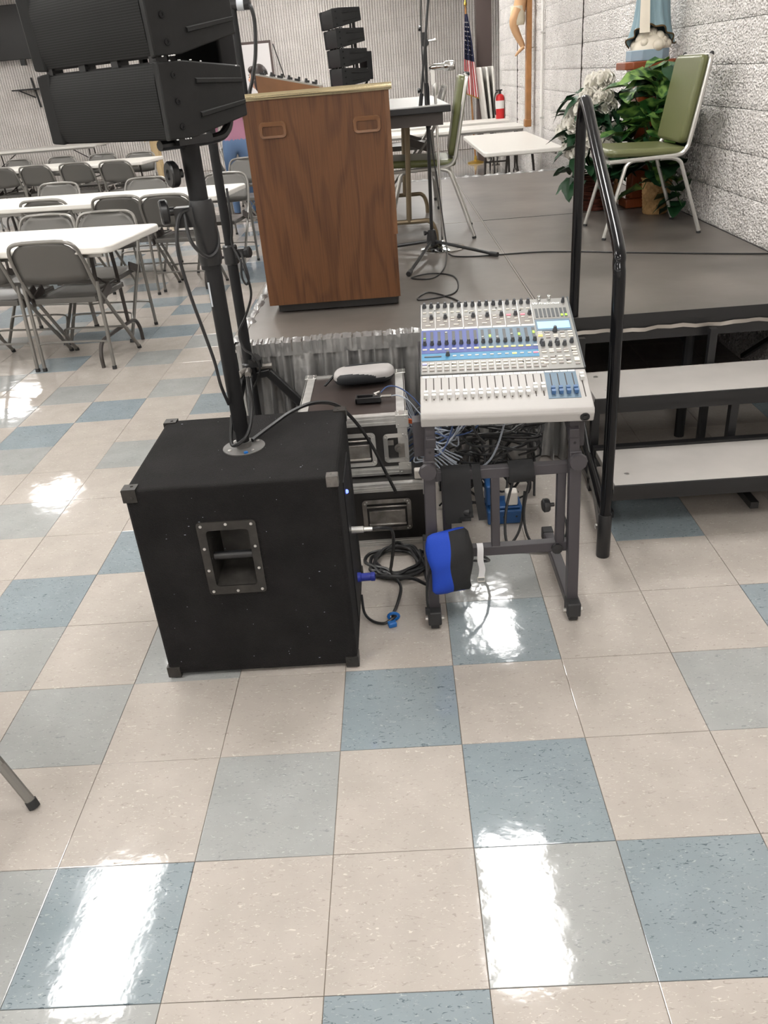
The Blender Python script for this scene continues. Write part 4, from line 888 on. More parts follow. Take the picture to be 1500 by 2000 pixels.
for k in range(15):
    y = 1.50+.02*k-.10; z0 = .28+.012*k
    m = 'cable_grey' if k % 3 else 'cable_blue'
    pts = [(-.088, 1.42+.022*k, .26+.010*(k % 9)), (-.055+.008*(k % 5), 1.40+.02*k, .30+.012*(k % 7)), (-.03+.012*(k % 4), 1.34+.015*k, .32+.02*(k % 6)), (.02+.012*(k % 6), 1.30+.01*k, .34+.016*(k % 5)), (.06+.03*(k % 4), 1.30+.01*k, .42+.02*(k % 3)), (.10+.022*(k % 7), 1.27, .60), (.12+.02*(k % 7), 1.25, .70)]
    cable('patch_cable', pts, .0028, m, 'thin grey cable running between the road case and the underside of the console', GC, n=6, seg=5)
for k in range(8):
    pts = [(-.086, 1.45+.03*k, .33+.015*k), (-.065+.006*k, 1.42+.02*k, .40-.02*k), (-.045+.005*k, 1.38+.03*k, .35-.01*k), (-.07+.012*k, 1.36+.02*k, .29), (-.02+.01*k, 1.33+.02*k, .30-.004*k), (.02+.012*k, 1.30+.02*k, .255)]
    cable('patch_cable', pts, .0028, 'cable_grey', 'thin pale cable bunched beside the latch of the upper road case', 'pale cables beside the road case latch', n=6, seg=5)
cable('white_cable', [(-.03, 1.10, .56), (0, 1.05, .48), (.06, 1.0, .435), (.11, .98, .43), (.16, .99, .46), (.20, 1.02, .55), (.215, 1.06, .63)], .003, 'cable_grey', 'single pale cable drooping in an arc under the console', n=8)
cable('hanging_cable', [(.10, 1.20, .66), (.105, 1.19, .55), (.13, 1.18, .46), (.16, 1.18, .42)], .0045, 'cable_black', 'black cable hanging straight down from the console middle', n=8)
cable('hanging_cable', [(.17, 1.20, .66), (.18, 1.19, .57), (.215, 1.18, .52), (.24, 1.17, .50)], .0045, 'cable_black', 'black cable curving down from the console to the right', n=8)
cable('hanging_cable', [(.262, 1.22, .68), (.275, 1.20, .60), (.30, 1.19, .54), (.29, 1.19, .48), (.255, 1.19, .45)], .004, 'cable_black', 'black cable bowed out under the right of the console', n=8)
cable('device_cable', [(-.175, 1.545, .480), (-.15, 1.56, .497), (-.12, 1.56, .497), (-.085, 1.55, .480), (-.05, 1.53, .45), (-.01, 1.50, .40)], .0025, 'cable_blue', 'dark blue wire leaving the small black device', n=6)
cable('device_cable', [(-.137, 1.523, .476), (-.11, 1.522, .476), (-.075, 1.505, .46), (-.04, 1.48, .42), (0, 1.45, .38)], .0025, 'cable_grey', 'pale wire from the jack plug on the road case', n=6)
ap = thing('audio_plug', 'metal audio cable plug with red ring hanging beside the case latch', 'plug', (-.05, 1.33, .345))
part(ap, 'sleeve', G().cyl((-.068, 1.33, .352), (-.050, 1.33, .348), .008, 10), 'zinc'); part(ap, 'ring', G().cyl((-.050, 1.33, .348), (-.046, 1.33, .347), .0085, 10), 'red_paint'); part(ap, 'barrel', G().cyl((-.046, 1.33, .347), (-.018, 1.33, .340), .008, 10), 'zinc')
solo('cable_flag', G().box((-.074, 1.40, .425), (.022, .012, .016), (0, .3, .2)), 'orange', 'small orange plug hood beside the upper road case', 'plug', (-.074, 1.40, .417), bev=.003)

# ------------------------------------------------------------------ wooden lectern on the stage
lx0, lx1, ly0, ly1, lz0, lz1 = -.652, -.072, 2.345, 2.90, .625, 1.428
le = thing('lectern', 'tall oak veneer lectern cabinet on casters with brass edged top and recessed pulls', 'lectern', ((lx0+lx1)/2, ly0, H))
part(le, 'front_panel', G().b2(lx0, lx1-.018, ly0, ly0+.02, lz0, lz1), 'oak')
part(le, 'side_panel', G().b2(lx0, lx0+.018, ly0+.021, ly1, lz0, lz1), 'oak'); part(le, 'side_panel', G().b2(lx1-.018, lx1, ly0+.004, ly1, lz0+.26, lz1), 'wood_trim'); part(le, 'side_panel', G().b2(lx1-.022, lx1-.006, ly0+.004, ly1, lz0, lz0+.26), 'oak')
part(le, 'back_panel', G().b2(lx0+.018, lx1-.018, ly1-.02, ly1, lz0, lz1), 'oak'); part(le, 'bottom_board', G().b2(lx0+.018, lx1-.022, ly0+.021, ly1-.021, lz0, lz0+.02), 'oak')
tp = part(le, 'top', G().b2(lx0-.006, lx1+.006, ly0-.004, ly1+.006, lz1, lz1+.018), 'gold_lam')
g = G()
def edg(u, v): return (lx0-.010+u*(lx1-lx0+.022), ly0-.006-.005*sin(v*PI)-.0002*sin(u*9+v*5), lz1-.004+.026*v+.0004*sin(u*7+9*v))
part(tp, 'brass_edge', g.grid(edg, 90, 6), 'brass', smooth=60)
part(tp, 'brass_edge', G().b2(lx1+.006, lx1+.011, ly0-.008, ly1, lz1-.003, lz1+.021), 'brass')
for (cx, cz) in ((-.540, 1.316), (-.166, 1.309)):
    o_ = rrect(.110, .060, .016, 4, cx, cz); i_ = rrect(.084, .034, .008, 4, cx, cz-.003); n = len(o_)
    g = G(); g._add([(x, ly0, z) for x, z in o_]+[(cx+(x-cx)*.96, ly0-.010, cz+(z-cz)*.94) for x, z in o_]+[(x, ly0-.008, z) for x, z in i_]+[(x, ly0-.0005, z) for x, z in i_], [(k*n+i, k*n+(i+1) % n, (k+1)*n+(i+1) % n, (k+1)*n+i) for k in range(3) for i in range(n)]+[tuple(range(3*n, 4*n))])
    h_ = part(le, 'recessed_pull', g, 'wood_trim'); part(h_, 'pull_recess', G().prism(i_, .002, Matrix.Translation((0, ly0-.001, 0)) @ XZ), 'oak')
part(le, 'plinth', G().b2(lx0+.035, lx1-.02, ly0+.025, ly1-.03, H+.006, lz0), 'case_black')  # black block added to stand for the shadow under the cabinet
for x in (lx0+.08, lx1-.08):
    for y in (ly0+.10, ly1-.06): part(le, 'caster', G().cyl((x-.012, y, H+.018), (x+.012, y, H+.018), .018, 12).b2(x-.016, x+.016, y-.016, y+.016, H+.030, lz0), 'black_steel')
cw = thing('sloped_control_box', 'wedge shaped wooden box with a grey knob panel on top of the lectern', 'control box', (-.47, 2.62, lz1+.018))
zt = lz1+.018
part(cw, 'wedge', G()._add([(x, y, z) for y in (2.56, 2.80) for (x, z) in ((-.610, zt), (-.355, zt), (-.355, zt+.006), (-.610, zt+.066))], [(0, 1, 2, 3), (7, 6, 5, 4), (0, 4, 5, 1), (1, 5, 6, 2), (2, 6, 7, 3), (3, 7, 4, 0)]), 'wood_trim')
sl = math.atan2(.060, .255)
def onw(x, y, h=0): return (x, y, zt+.006+(-.355-x)*.2353+h)
part(cw, 'sloped_panel', G().box(onw(-.4825, 2.68, .003), (.262, .236, .006), (0, sl, 0)), 'console_grey')
for k in range(7):
    for y in (2.585, 2.65): part(cw, 'knob' if (k+int(y*100)) % 2 else 'switch', G().lathe([(.007, 0), (.005, .016)], onw(-.585+.035*k, y, .006), 8, (sin(sl), 0, cos(sl))) if (k+int(y*100)) % 2 else G().box(onw(-.585+.035*k, y, .010), (.02, .012, .010), (0, sl, 0)), 'black_steel')

# tall stand with crosspiece behind the lectern
s2 = thing('tall_stand', 'tall black stand pole behind the lectern with a taped crosspiece', 'stand', (-.735, 3.02, H))
# ------------------------------------------------------------------ folding chair prototype (faces +y)
def folding_chair():
    t = thing('folding_chair', 'x', 'chair', (0, 0, 0))
    for s in (-1, 1):
        P = smoothpath([(s*.10, -.305, .785), (s*.165, -.304, .777), (s*.205, -.292, .745), (s*.222, -.262, .66), (s*.222, -.19, .50), (s*.222, -.08, .36), (s*.222, .20, .015)], 5)
        part(t, 'front_leg', G().tube(P, .0115, 8), 'chair_tube')
        part(t, 'rear_leg', G().tube([(s*.236, -.195, .53), (s*.234, -.20, .40), (s*.232, -.225, .015)], .0115, 8), 'chair_tube')
        part(t, 'hinge', G().box((s*.222, -.09, .44), (.012, .17, .05), (.35, 0, 0)), 'chair_tube_dark')
        part(t, 'foot_cap', G().cyl((s*.222, .198, .019), (s*.222, .206, 0), .0145, 8), 'rubber'); part(t, 'foot_cap', G().cyl((s*.232, -.2245, .021), (s*.232, -.2265, 0), .0145, 8), 'rubber')
    part(t, 'top_rail', G().tube(smoothpath([(-.105, -.305, .785), (0, -.312, .787), (.105, -.305, .785)], 4), .0115, 8), 'chair_tube')
    def bk(u, v):
        a = u*2-1; w = .212 if v < .55 else .212-.10*((v-.55)/.45)**2.2
        x = a*w; z = .555+.228*v+.02*(1-a*a)*(0 if v > .02 else -1)
        return (x, -.228-.072*v-.016*(1-a*a), z)
    b_ = part(t, 'backrest', G().grid(bk, 13, 8), 'chair_paint', smooth=60)
    sm = b_.modifiers.new('solid', 'SOLIDIFY'); sm.thickness = .006
    def se(u, v):
        a = u*2-1; w = .195+.010*v; y = -.17+.385*v; z = .437-.012*(1-abs(a)**2)*sin(PI*min(1, v*1.05))-.004*v
        return (a*w, y, z)
    g = G().grid(se, 9, 8); p_ = part(t, 'seat', g, 'chair_paint', smooth=60); sm = p_.modifiers.new('solid', 'SOLIDIFY'); sm.thickness = .012; sm.offset = -1
    part(p_, 'seat_rim', G().b2(-.205, .205, .205, .217, .405, .436).b2(-.203, -.194, -.17, .215, .405, .437).b2(.194, .203, -.17, .215, .405, .437).b2(-.195, .195, -.178, -.168, .405, .438), 'chair_paint', bev=.003)
    part(t, 'stretcher', G().tube(smoothpath([(-.232, -.218, .11), (-.228, -.216, .15), (-.20, -.214, .175), (0, -.214, .178), (.20, -.214, .175), (.228, -.216, .15), (.232, -.218, .11)], 4), .0065, 6), 'chair_tube')
    part(t, 'stretcher', G().tube(smoothpath([(-.222, .135, .11), (-.218, .11, .15), (-.19, .095, .178), (0, .092, .18), (.19, .095, .178), (.218, .11, .15), (.222, .135, .11)], 4), .0065, 6), 'chair_tube')
    return t
fc = folding_chair(); used = [False]
def chair(x, y, rz, label, group, z=0):
    if not used[0]: used[0] = True; fc.location = (x, y, z); fc.rotation_euler = (0, 0, rz); fc['label'] = label; fc['group'] = group; return fc
    return dup(fc, (x, y, z), rz, label, group)
TY = rad(-8.5)
GN = {0: 'folding chairs at the front table', 1: 'folding chairs at the second table', 2: 'folding chairs at the third table'}
ordn = ['rightmost', 'second from the right', 'third from the right', 'fourth from the right']
rows = [('front long white table', 'near', [(-2.085, 3.885), (-2.575, 3.955)], 0), ('front long white table', 'far', [(-2.13, 4.44), (-2.60, 4.52)], 0),
        ('second long white table', 'near', [(-1.83, 5.80), (-2.26, 5.95), (-2.92, 6.12)], 1), ('second long white table', 'far', [(-1.68, 6.58), (-2.47, 6.78), (-3.40, 6.97)], 1),
        ('third long white table', 'near', [(-3.48, 9.98), (-4.10, 10.26), (-4.68, 10.38), (-5.15, 10.45)], 2), ('third long white table', 'far', [(-3.62, 10.74), (-4.24, 11.07), (-4.90, 11.25), (-5.62, 11.40)], 2)]
for (tn, side, L, gi) in rows:
    for k, (x, y) in enumerate(L):
        chair(x, y, TY+(0 if side == 'near' else PI)+random.Random(k+gi*9).uniform(-.05, .05), 'folding chair on the %s side of the %s, %s' % (side, tn, ordn[k]), GN[gi])
for k, (x, y) in enumerate(((-1.93, 9.45), (-1.98, 10.35), (-1.98, 11.0))):
    chair(x, y, -PI/2+.05, 'grey folding chair seen from the side left of the lectern, %s' % ('nearest of its row', 'second of its row', 'farthest of its row')[k], 'folding chairs beside the lectern')
chair(-1.70, 8.15, PI+TY, 'grey folding chair facing the camera just left of the lectern', 'folding chairs beside the lectern')
chair(.02, 5.25, PI/2, 'grey folding chair behind the green chair at the stage table', 'folding chairs on the stage', H)
chair(-1.326, .088, rad(-120), 'grey folding chair at the left edge of the photo with only one foot showing', 'folding chair in the foreground')
# ------------------------------------------------------------------ white folding tables
def folding_table(L=2.4, Wd=.76, name='folding_table', topm='table_white', legm='table_leg'):
    t = thing(name, 'x', 'table', (0, 0, 0))
    part(t, 'tabletop', G().prism(rrect(L, Wd, .06, 5), .042, Matrix.Translation((0, 0, .70))), topm, bev=.010, seg=3)
    for s in (-1, 1):
        x = s*(L/2-.26)
        for q in (-1, 1): part(t, 'leg', G().tube(smoothpath([(x, q*.12, .70), (x, q*.14, .50), (x, q*.15, .16)], 4), .0125, 8), legm)
        part(t, 'leg_foot', G().tube(smoothpath([(x, -.30, 0), (x, -.295, .08), (x, -.25, .145), (x, -.15, .16), (x, .15, .16), (x, .25, .145), (x, .295, .08), (x, .30, 0)], 4), .0125, 8), legm)
        part(t, 'brace', G().tube([(x, 0, .45), (x-s*.42, 0, .695)], .009, 6), legm); part(t, 'cross_tube', G().cyl((x, -.14, .45), (x, .14, .45), .009, 6), legm)
    part(t, 'skirt_rail', G().b2(-L/2+.08, L/2-.08, -Wd/2+.05, -Wd/2+.07, .675, .70).b2(-L/2+.08, L/2-.08, Wd/2-.07, Wd/2-.05, .675, .70), 'table_leg_grey')
    return t
ft = folding_table(); tabs = [(-1.66-1.2*cos(TY)*1.0, 3.93+1.2*sin(-TY), TY, 'front long white folding table with chairs on both sides'), (-1.39-1.2, 5.95+.18, TY, 'second long white folding table behind the front one'), (-3.18-1.2, 10.26+.2, TY, 'third long white folding table in the row on the left'), (-6.75, 15.75, rad(-3), 'bare white folding table standing along the ribbed back wall'),
        (1.19, 8.42, PI/2, 'nearest white folding table beyond the stage by the right wall'), (.72, 11.1, rad(-2), 'middle white folding table behind the nearest one by the right wall'), (.55, 12.45, 0, 'farthest white folding table below the flag'), (-1.33, 10.2, PI/2, 'white folding table showing its corner at the lectern edge')]
for k, (x, y, a, lb) in enumerate(tabs):
    if k == 0: ft.location = (x, y, 0); ft.rotation_euler = (0, 0, a); ft['label'] = lb; ft['group'] = 'white folding tables'
    else: dup(ft, (x, y, 0), a, lb, 'white folding tables')
# ------------------------------------------------------------------ stage table, green chairs, microphone stands
dt = thing('stage_table', 'grey topped folding table with black edge and bronze legs on the stage', 'table', (-.14, 4.3, H))
part(dt, 'tabletop', G().b2(-.53, .235, 3.39, 5.20, H+.705, H+.735), 'console_grey', bev=.004); part(dt, 'edge_band', G().b2(-.534, .239, 3.386, 5.204, H+.700, H+.731), 'black_steel', bev=.003); part(dt, 'apron', G().b2(-.50, .20, 3.42, 5.17, H+.64, H+.70), 'table_leg')
for y in (3.72, 4.90):
    for x in (-.30, .0): part(dt, 'leg', G().tube([(x+.02, y, H+.66), (x, y, H+.13)], .015, 10), 'bronze')
    part(dt, 'leg_foot', G().tube(smoothpath([(-.46, y, H), (-.455, y, H+.07), (-.42, y, H+.125), (-.34, y, H+.13), (.04, y, H+.13), (.12, y, H+.125), (.15, y, H+.07), (.155, y, H)], 4), .0135, 8), 'bronze')
    part(dt, 'brace', G().tube([(-.15, y, H+.45), (-.15, y+(.4 if y < 4 else -.4), H+.66)], .009, 6), 'bronze')
def green_chair():
    t = thing('padded_chair', 'x', 'chair', (0, 0, 0))
    def cushion(cx, cy, cz, w, l, th, ax):
        g = G()
        return g
    part(t, 'seat', G().prism(rrect(.445, .42, .05, 4), .040, Matrix.Translation((0, .045, .405)) @ Matrix.Rotation(rad(2), 4, 'X')), 'vinyl_green', bev=.018, seg=3)
    part(t, 'backrest', G().prism(rrect(.42, .41, .035, 4), .045, Matrix.Translation((0, -.178, .655)) @ Matrix.Rotation(rad(90+10.5), 4, 'X') @ Matrix.Translation((0, 0, -.0225))), 'vinyl_green', bev=.016, seg=3)
    for s in (-1, 1):
        x = s*.225
        part(t, 'side_frame', G().tube(smoothpath([(s*.205, -.238, .855), (x, -.228, .80), (x, -.172, .50), (x, -.155, .435), (x, -.118, .405), (x, -.03, .398), (x, .21, .392), (x, .245, .39)], 5), .0115, 8), 'alu_tube')
        part(t, 'rear_leg', G().tube(smoothpath([(x, -.02, .392), (x, -.08, .390), (x, -.125, .37), (x+s*.004, -.15, .31), (x+s*.012, -.258, .01)], 4), .0105, 8), 'alu_tube')
        part(t, 'front_leg', G().tube(smoothpath([(x, .06, .392), (x, .12, .390), (x, .155, .37), (x+s*.004, .175, .31), (x+s*.012, .258, .01)], 4), .0105, 8), 'alu_tube')
        for y in (-.258, .258): part(t, 'foot_cap', G().cyl((x+s*.012, y*.99, .012), (x+s*.012, y, 0), .0125, 8), 'rubber')
        part(t, 'back_cap', G().sph((s*.205, -.241, .858), .013, 8, 6), 'black_steel')
    part(t, 'front_rail', G().tube([(-.225, .24, .39), (.225, .24, .39)], .0115, 8), 'alu_tube'); part(t, 'top_rail', G().tube([(-.20, -.239, .855), (.20, -.239, .855)], .009, 8), 'alu_tube')
    return t
gc = green_chair(); gc.location = (1.313, 3.655, H); gc.rotation_euler = (0, 0, PI/2); gc['label'] = 'olive green padded chair with aluminium legs in front of the plants by the wall'; gc['group'] = 'green padded chairs'
dup(gc, (.135, 4.03, H), PI/2-.05, 'olive green padded chair pushed up to the stage table behind the microphone stands', 'green padded chairs')
mc = thing('microphone_stand', 'black tripod microphone stand with a tall boom arm next to the lectern', 'microphone stand', (.118, 3.50, H))
bx, by = .118, 3.50
part(mc, 'hub', G().lathe([(.012, H+.025), (.030, H+.035), (.030, H+.07), (.022, H+.11), (.016, H+.115)], (bx, by, 0), 14), 'black_steel')
part(mc, 'hub_knob', G().lathe([(.004, 0), (.012, .012), (.013, .022)], (bx-.022, by-.005, H+.10), 8, (-1, -.2, 0)), 'black_steel')
part(mc, 'lower_tube', G().cyl((bx, by, H+.10), (bx+.006, by, 1.24), .0095, 12), 'black_steel'); part(mc, 'upper_tube', G().cyl((bx+.006, by, 1.22), (bx+.012, by, 1.60), .007, 12), 'black_steel')
part(mc, 'grip', G().lathe([(.010, 1.21), (.0135, 1.215), (.0135, 1.40), (.010, 1.42)], (bx+.008, by, 0), 12), 'black_matte')
part(mc, 'boom_clutch', G().lathe([(.017, -.014), (.020, -.006), (.020, .006), (.017, .014)], (bx+.010, by-.012, 1.60), 12, (0, 1, 0)).box((bx+.010, by, 1.62), (.028, .024, .05)), 'black_steel')
part(mc, 'boom_wing_nut', G().cyl((bx+.02, by-.02, 1.605), (bx+.058, by-.02, 1.607), .005, 8).sph((bx+.058, by-.02, 1.607), (.012, .004, .009), 8, 6), 'alu')
part(mc, 'boom_arm', G().tube([(bx-.028, by-.03, 1.33), (bx+.010, by-.022, 1.60), (bx+.085, by-.01, 2.15)], .0062, 10), 'black_steel'); part(mc, 'boom_weight', G().tube([(bx-.031, by-.031, 1.305), (bx-.020, by-.028, 1.375)], .010, 10), 'black_matte')
part(mc, 'boom_knob', G().lathe([(.004, 0), (.012, .006), (.012, .016)], (bx-.024, by-.03, 1.39), 8, (-1, 0, 0)).lathe([(.004, 0), (.012, .006), (.012, .016)], (bx-.004, by-.02, 1.66), 8, (-1, 0, .2)), 'black_steel')
for (ex, ey) in ((.440, 3.20), (-.03, 2.90), (-.16, 3.62)):
    l_ = part(mc, 'leg', G().tube([(bx, by, H+.055), (ex, ey, H+.014)], .009, 10), 'black_steel'); d_ = (Vector((ex, ey, 0))-Vector((bx, by, 0))).normalized()
    part(l_, 'rubber_foot', G().tube([Vector((ex, ey, H+.0155))-d_*.04, Vector((ex, ey, H+.0135))+d_*.01], .0125, 10), 'rubber')
ch = thing('chrome_microphone', 'shiny chrome desk microphone on a chrome stand with a round weighted base', 'microphone', (.178, 3.53, H))
cx, cy = .178, 3.53
part(ch, 'base', G().lathe([(.125, H), (.127, H+.006), (.120, H+.012), (.05, H+.022), (.025, H+.035), (.016, H+.05)], (cx, cy, 0), 32), 'chrome')
part(ch, 'stem', G().cyl((cx, cy, H+.04), (cx-.008, cy, 1.40), .0075, 12), 'chrome'); part(ch, 'clutch', G().lathe([(.010, 1.36), (.013, 1.365), (.013, 1.41), (.009, 1.42)], (cx-.008, cy, 0), 12), 'zinc')
part(ch, 'swivel', G().box((cx-.016, cy, 1.445), (.022, .02, .07)).cyl((cx-.018, cy-.015, 1.47), (cx-.018, cy+.015, 1.47), .012, 10), 'chrome')
part(ch, 'microphone_body', G().lathe([(.010, -.015), (.015, 0), (.015, .06), (.021, .065), (.023, .075), (.023, .105), (.021, .112), (.010, .114)], (cx-.018, cy-.004, 1.488), 18, (1, -.12, .02)), 'chrome'); part(ch, 'microphone_grille', G().lathe([(.020, 0), (.019, .004), (.012, .006)], (cx+.094, cy-.018, 1.490), 18, (1, -.12, .02)), 'worn_steel')
cable('microphone_cable', [(.128, 3.46, 1.95), (.112, 3.455, 1.70), (.112, 3.45, 1.45), (.135, 3.45, 1.15), (.165, 3.46, .90), (.185, 3.42, .70), (.19, 3.36, .60), (.15, 3.0, .589), (.08, 2.80, .589), (-.02, 2.84, .589), (.08, 2.90, .591), (.19, 2.80, .589), (.165, 2.48, .589), (.0, 2.40, .589), (.05, 2.52, .590), (.15, 2.38, .589), (.19, 2.25, .589)], .0035, 'cable_black', 'thin black cable falling from the boom and looping on the stage floor', n=7)
cable('microphone_cable', [(.20, 3.36, .589), (.23, 3.28, .589), (.33, 3.24, .589), (.45, 3.235, .589), (.66, 3.225, .589), (.83, 3.17, .589), (1.10, 3.035, .589), (1.47, 2.86, .589), (1.70, 2.765, .589)], .0038, 'cable_black', 'thin black cable crossing the stage floor to the block wall', n=6)
part(s2, 'pole', G().cyl((-.735, 3.02, H+.03), (-.737, 3.02, 1.80), .016, 12), 'black_matte'); part(s2, 'base', G().lathe([(.09, H), (.09, H+.012), (.03, H+.02), (.02, H+.06)], (-.64, 3.02, 0), 20).cyl((-.65, 3.02, H+.03), (-.735, 3.02, H+.04), .016, 8), 'black_steel')
part(s2, 'crosspiece', G().cyl((-.85, 3.02, 1.80), (-.655, 3.02, 1.795), .023, 14), 'black_steel'); part(s2, 'tape_wrap', G().cyl((-.715, 3.02, 1.797), (-.685, 3.02, 1.796), .0245, 14), 'tape_grey')
cable('stand_cable', [(-.665, 3.01, 1.795), (-.652, 3.0, 1.78), (-.645, 3.0, 1.72), (-.66, 3.0, 1.60), (-.69, 3.0, 1.50), (-.715, 3.0, 1.42), (-.72, 3.0, 1.2)], .009, 'cable_black', 'thick black cable looping down from the taped crosspiece', n=6)

# ------------------------------------------------------------------ pedestal, statue and plants by the wall
pd = thing('pedestal', 'polished reddish wooden pedestal stand among the plants', 'pedestal', (1.50, 4.50, H))
px_, py_ = 1.53, 4.50
part(pd, 'column', G().b2(px_-.065, px_+.065, py_-.065, py_+.065, H+.05, 1.34), 'wood_red', bev=.012)
part(pd, 'capital', G()._add([(px_+a*w, py_+b*w, z) for (w, z) in ((.07, 1.33), (.10, 1.385)) for (a, b) in ((-1, -1), (1, -1), (1, 1), (-1, 1))], [(0, 1, 5, 4), (1, 2, 6, 5), (2, 3, 7, 6), (3, 0, 4, 7), (3, 2, 1, 0), (4, 5, 6, 7)]), 'wood_red', bev=.004)
part(pd, 'top_slab', G().prism([(px_-.16, py_-.11), (px_-.12, py_-.15), (px_+.12, py_-.15), (px_+.16, py_-.11), (px_+.16, py_+.11), (px_+.12, py_+.15), (px_-.12, py_+.15), (px_-.16, py_+.11)], .042, Matrix.Translation((0, 0, 1.385))), 'wood_red', bev=.005)
part(pd, 'plinth', G().b2(px_-.10, px_+.10, py_-.10, py_+.10, H, H+.055), 'wood_red', bev=.006)
su = thing('statue', 'painted statue in a blue robe standing on a white cloud and pale blue base', 'statue', (px_, py_, 1.428))
part(su, 'base', G().prism([(px_-.115, py_-.06), (px_-.06, py_-.115), (px_+.06, py_-.115), (px_+.115, py_-.06), (px_+.115, py_+.06), (px_+.06, py_+.115), (px_-.06, py_+.115), (px_-.115, py_+.06)], .058, Matrix.Translation((0, 0, 1.428))), 'base_blue', bev=.004)
sx_, sy_ = px_+.012, py_-.01
g = G(); rr = random.Random(5)
for k in range(26):
    a = k*2.4; r_ = .098*(rr.random()**.5); g.sph((sx_+r_*cos(a), sy_+r_*sin(a), 1.495+.075*(1-(r_/.105)**2)+rr.uniform(-.004, .004)), (rr.uniform(.024, .036),)*3, 10, 8)
g.sph((sx_, sy_, 1.485), (.108, .10, .095), 20, 12)
part(su, 'cloud', g, 'cloud_white', smooth=80)
def robe(u, v):
    a = 2*PI*u; z = 1.585+.60*v; sd_ = .5-.5*cos(a-rad(254)); r_ = .092-.010*min(1, v*1.5)-.03*max(0, v-.7)/.3+(.012+.034*min(1, sd_*1.8))*(1-v)**9
    fold = 1+.10*sin(a*9+2*sin(v*4))*(1-v*.6)+.05*sin(a*5+1)
    hem = (.006*sin(a*9)+.028-.17*min(.62, sd_))*(1-v)**4
    return (sx_+r_*fold*cos(a), sy_+r_*fold*.85*sin(a), z+hem)
part(su, 'robe', G().grid(robe, 72, 26, True), 'robe_blue', smooth=80)
def hem(u):
    p = robe(u, 0.0); return (sx_+(p[0]-sx_)*1.02, sy_+(p[1]-sy_)*1.02, p[2])
part(su, 'gold_hem', G().tube([hem(k/72) for k in range(72)], .0045, 6, True), 'gold_dark')
def sash(u, v): a = rad(236)+(u-.5)*.55; z = 1.575+.58*v; r_ = .118-.018*min(1, v*1.5); return (sx_+r_*cos(a-.35*v), sy_+r_*.9*sin(a-.35*v), z)
part(su, 'sash', G().grid(sash, 5, 12), 'cloud_white', smooth=80)
part(su, 'upper_body', G().lathe([(.062, 2.15), (.072, 2.25), (.058, 2.33), (.028, 2.36), (.026, 2.38)], (sx_, sy_, 0), 20).sph((sx_-.01, sy_-.015, 2.43), (.042, .046, .056), 14, 10), 'cloth_cream', smooth=80)
part(su, 'veil', G().sph((sx_+.012, sy_+.012, 2.43), (.058, .060, .070), 14, 10).lathe([(.062, 2.40), (.085, 2.28), (.088, 2.12)], (sx_+.016, sy_+.018, 0), 18), 'robe_blue', smooth=80)
# woven baskets
def basket(name, label, x, y, r0, r1, h, m, rib, n=30, rows=11):
    t = thing(name, label, 'basket', (x, y, H))
    def fn(u, v):
        a = 2*PI*u; r_ = r0+(r1-r0)*v; k = int(round(v*rows*2)); return (x+(r_+.0035*math.copysign(1, sin(a*n/2+.01))*(1 if (k//2) % 2 else -1)*(1 if k % 2 else .1))*cos(a), y+(r_+.0035*math.copysign(1, sin(a*n/2+.01))*(1 if (k//2) % 2 else -1)*(1 if k % 2 else .1))*sin(a), H+.004+h*v)
    part(t, 'woven_wall', G().grid(fn, n*2, rows*2+1, True), m, smooth=30)
    part(t, 'rim', G().tube([(x+r1*cos(a), y+r1*sin(a), H+h+.002) for a in [2*PI*k/24 for k in range(24)]], .007, 6, True), m); part(t, 'base', G().lathe([(r0-.004, H), (r0, H+.006)], (x, y, 0), 20), m)
    part(t, 'soil', G().lathe([(r1-.01, H+h-.03), (r1-.015, H+h-.025)], (x, y, 0), 18), 'soil'); return t
basket('wicker_basket', 'light tan woven basket holding the leafy green plant', 1.545, 4.15, .072, .090, .205, 'wicker_tan', 0)
b2 = basket('wicker_basket', 'tan basket half hidden behind the dark twig basket', 1.375, 4.68, .070, .085, .22, 'wicker_tan', 0)
tb = thing('twig_basket', 'dark reddish twig basket holding the white flowers', 'basket', (1.25, 4.50, H)); rr = random.Random(9)
for k in range(34):
    z = H+.008+.0062*k; r_ = .098+.012*sin(k*.9)*.3+.02*(k/34); ph = rr.uniform(0, 6)
    part(tb, 'twig', G().tube([(1.25+(r_+.004*sin(5*a+ph))*cos(a), 4.50+(r_+.004*sin(5*a+ph))*sin(a), z+.005*sin(2*a+ph)) for a in [2*PI*q/22 for q in range(22)]], .0046, 5, True), 'wicker_dark')
part(tb, 'inner_wall', G().lathe([(.085, H), (.088, H+.20)], (1.25, 4.50, 0), 18), 'soil')
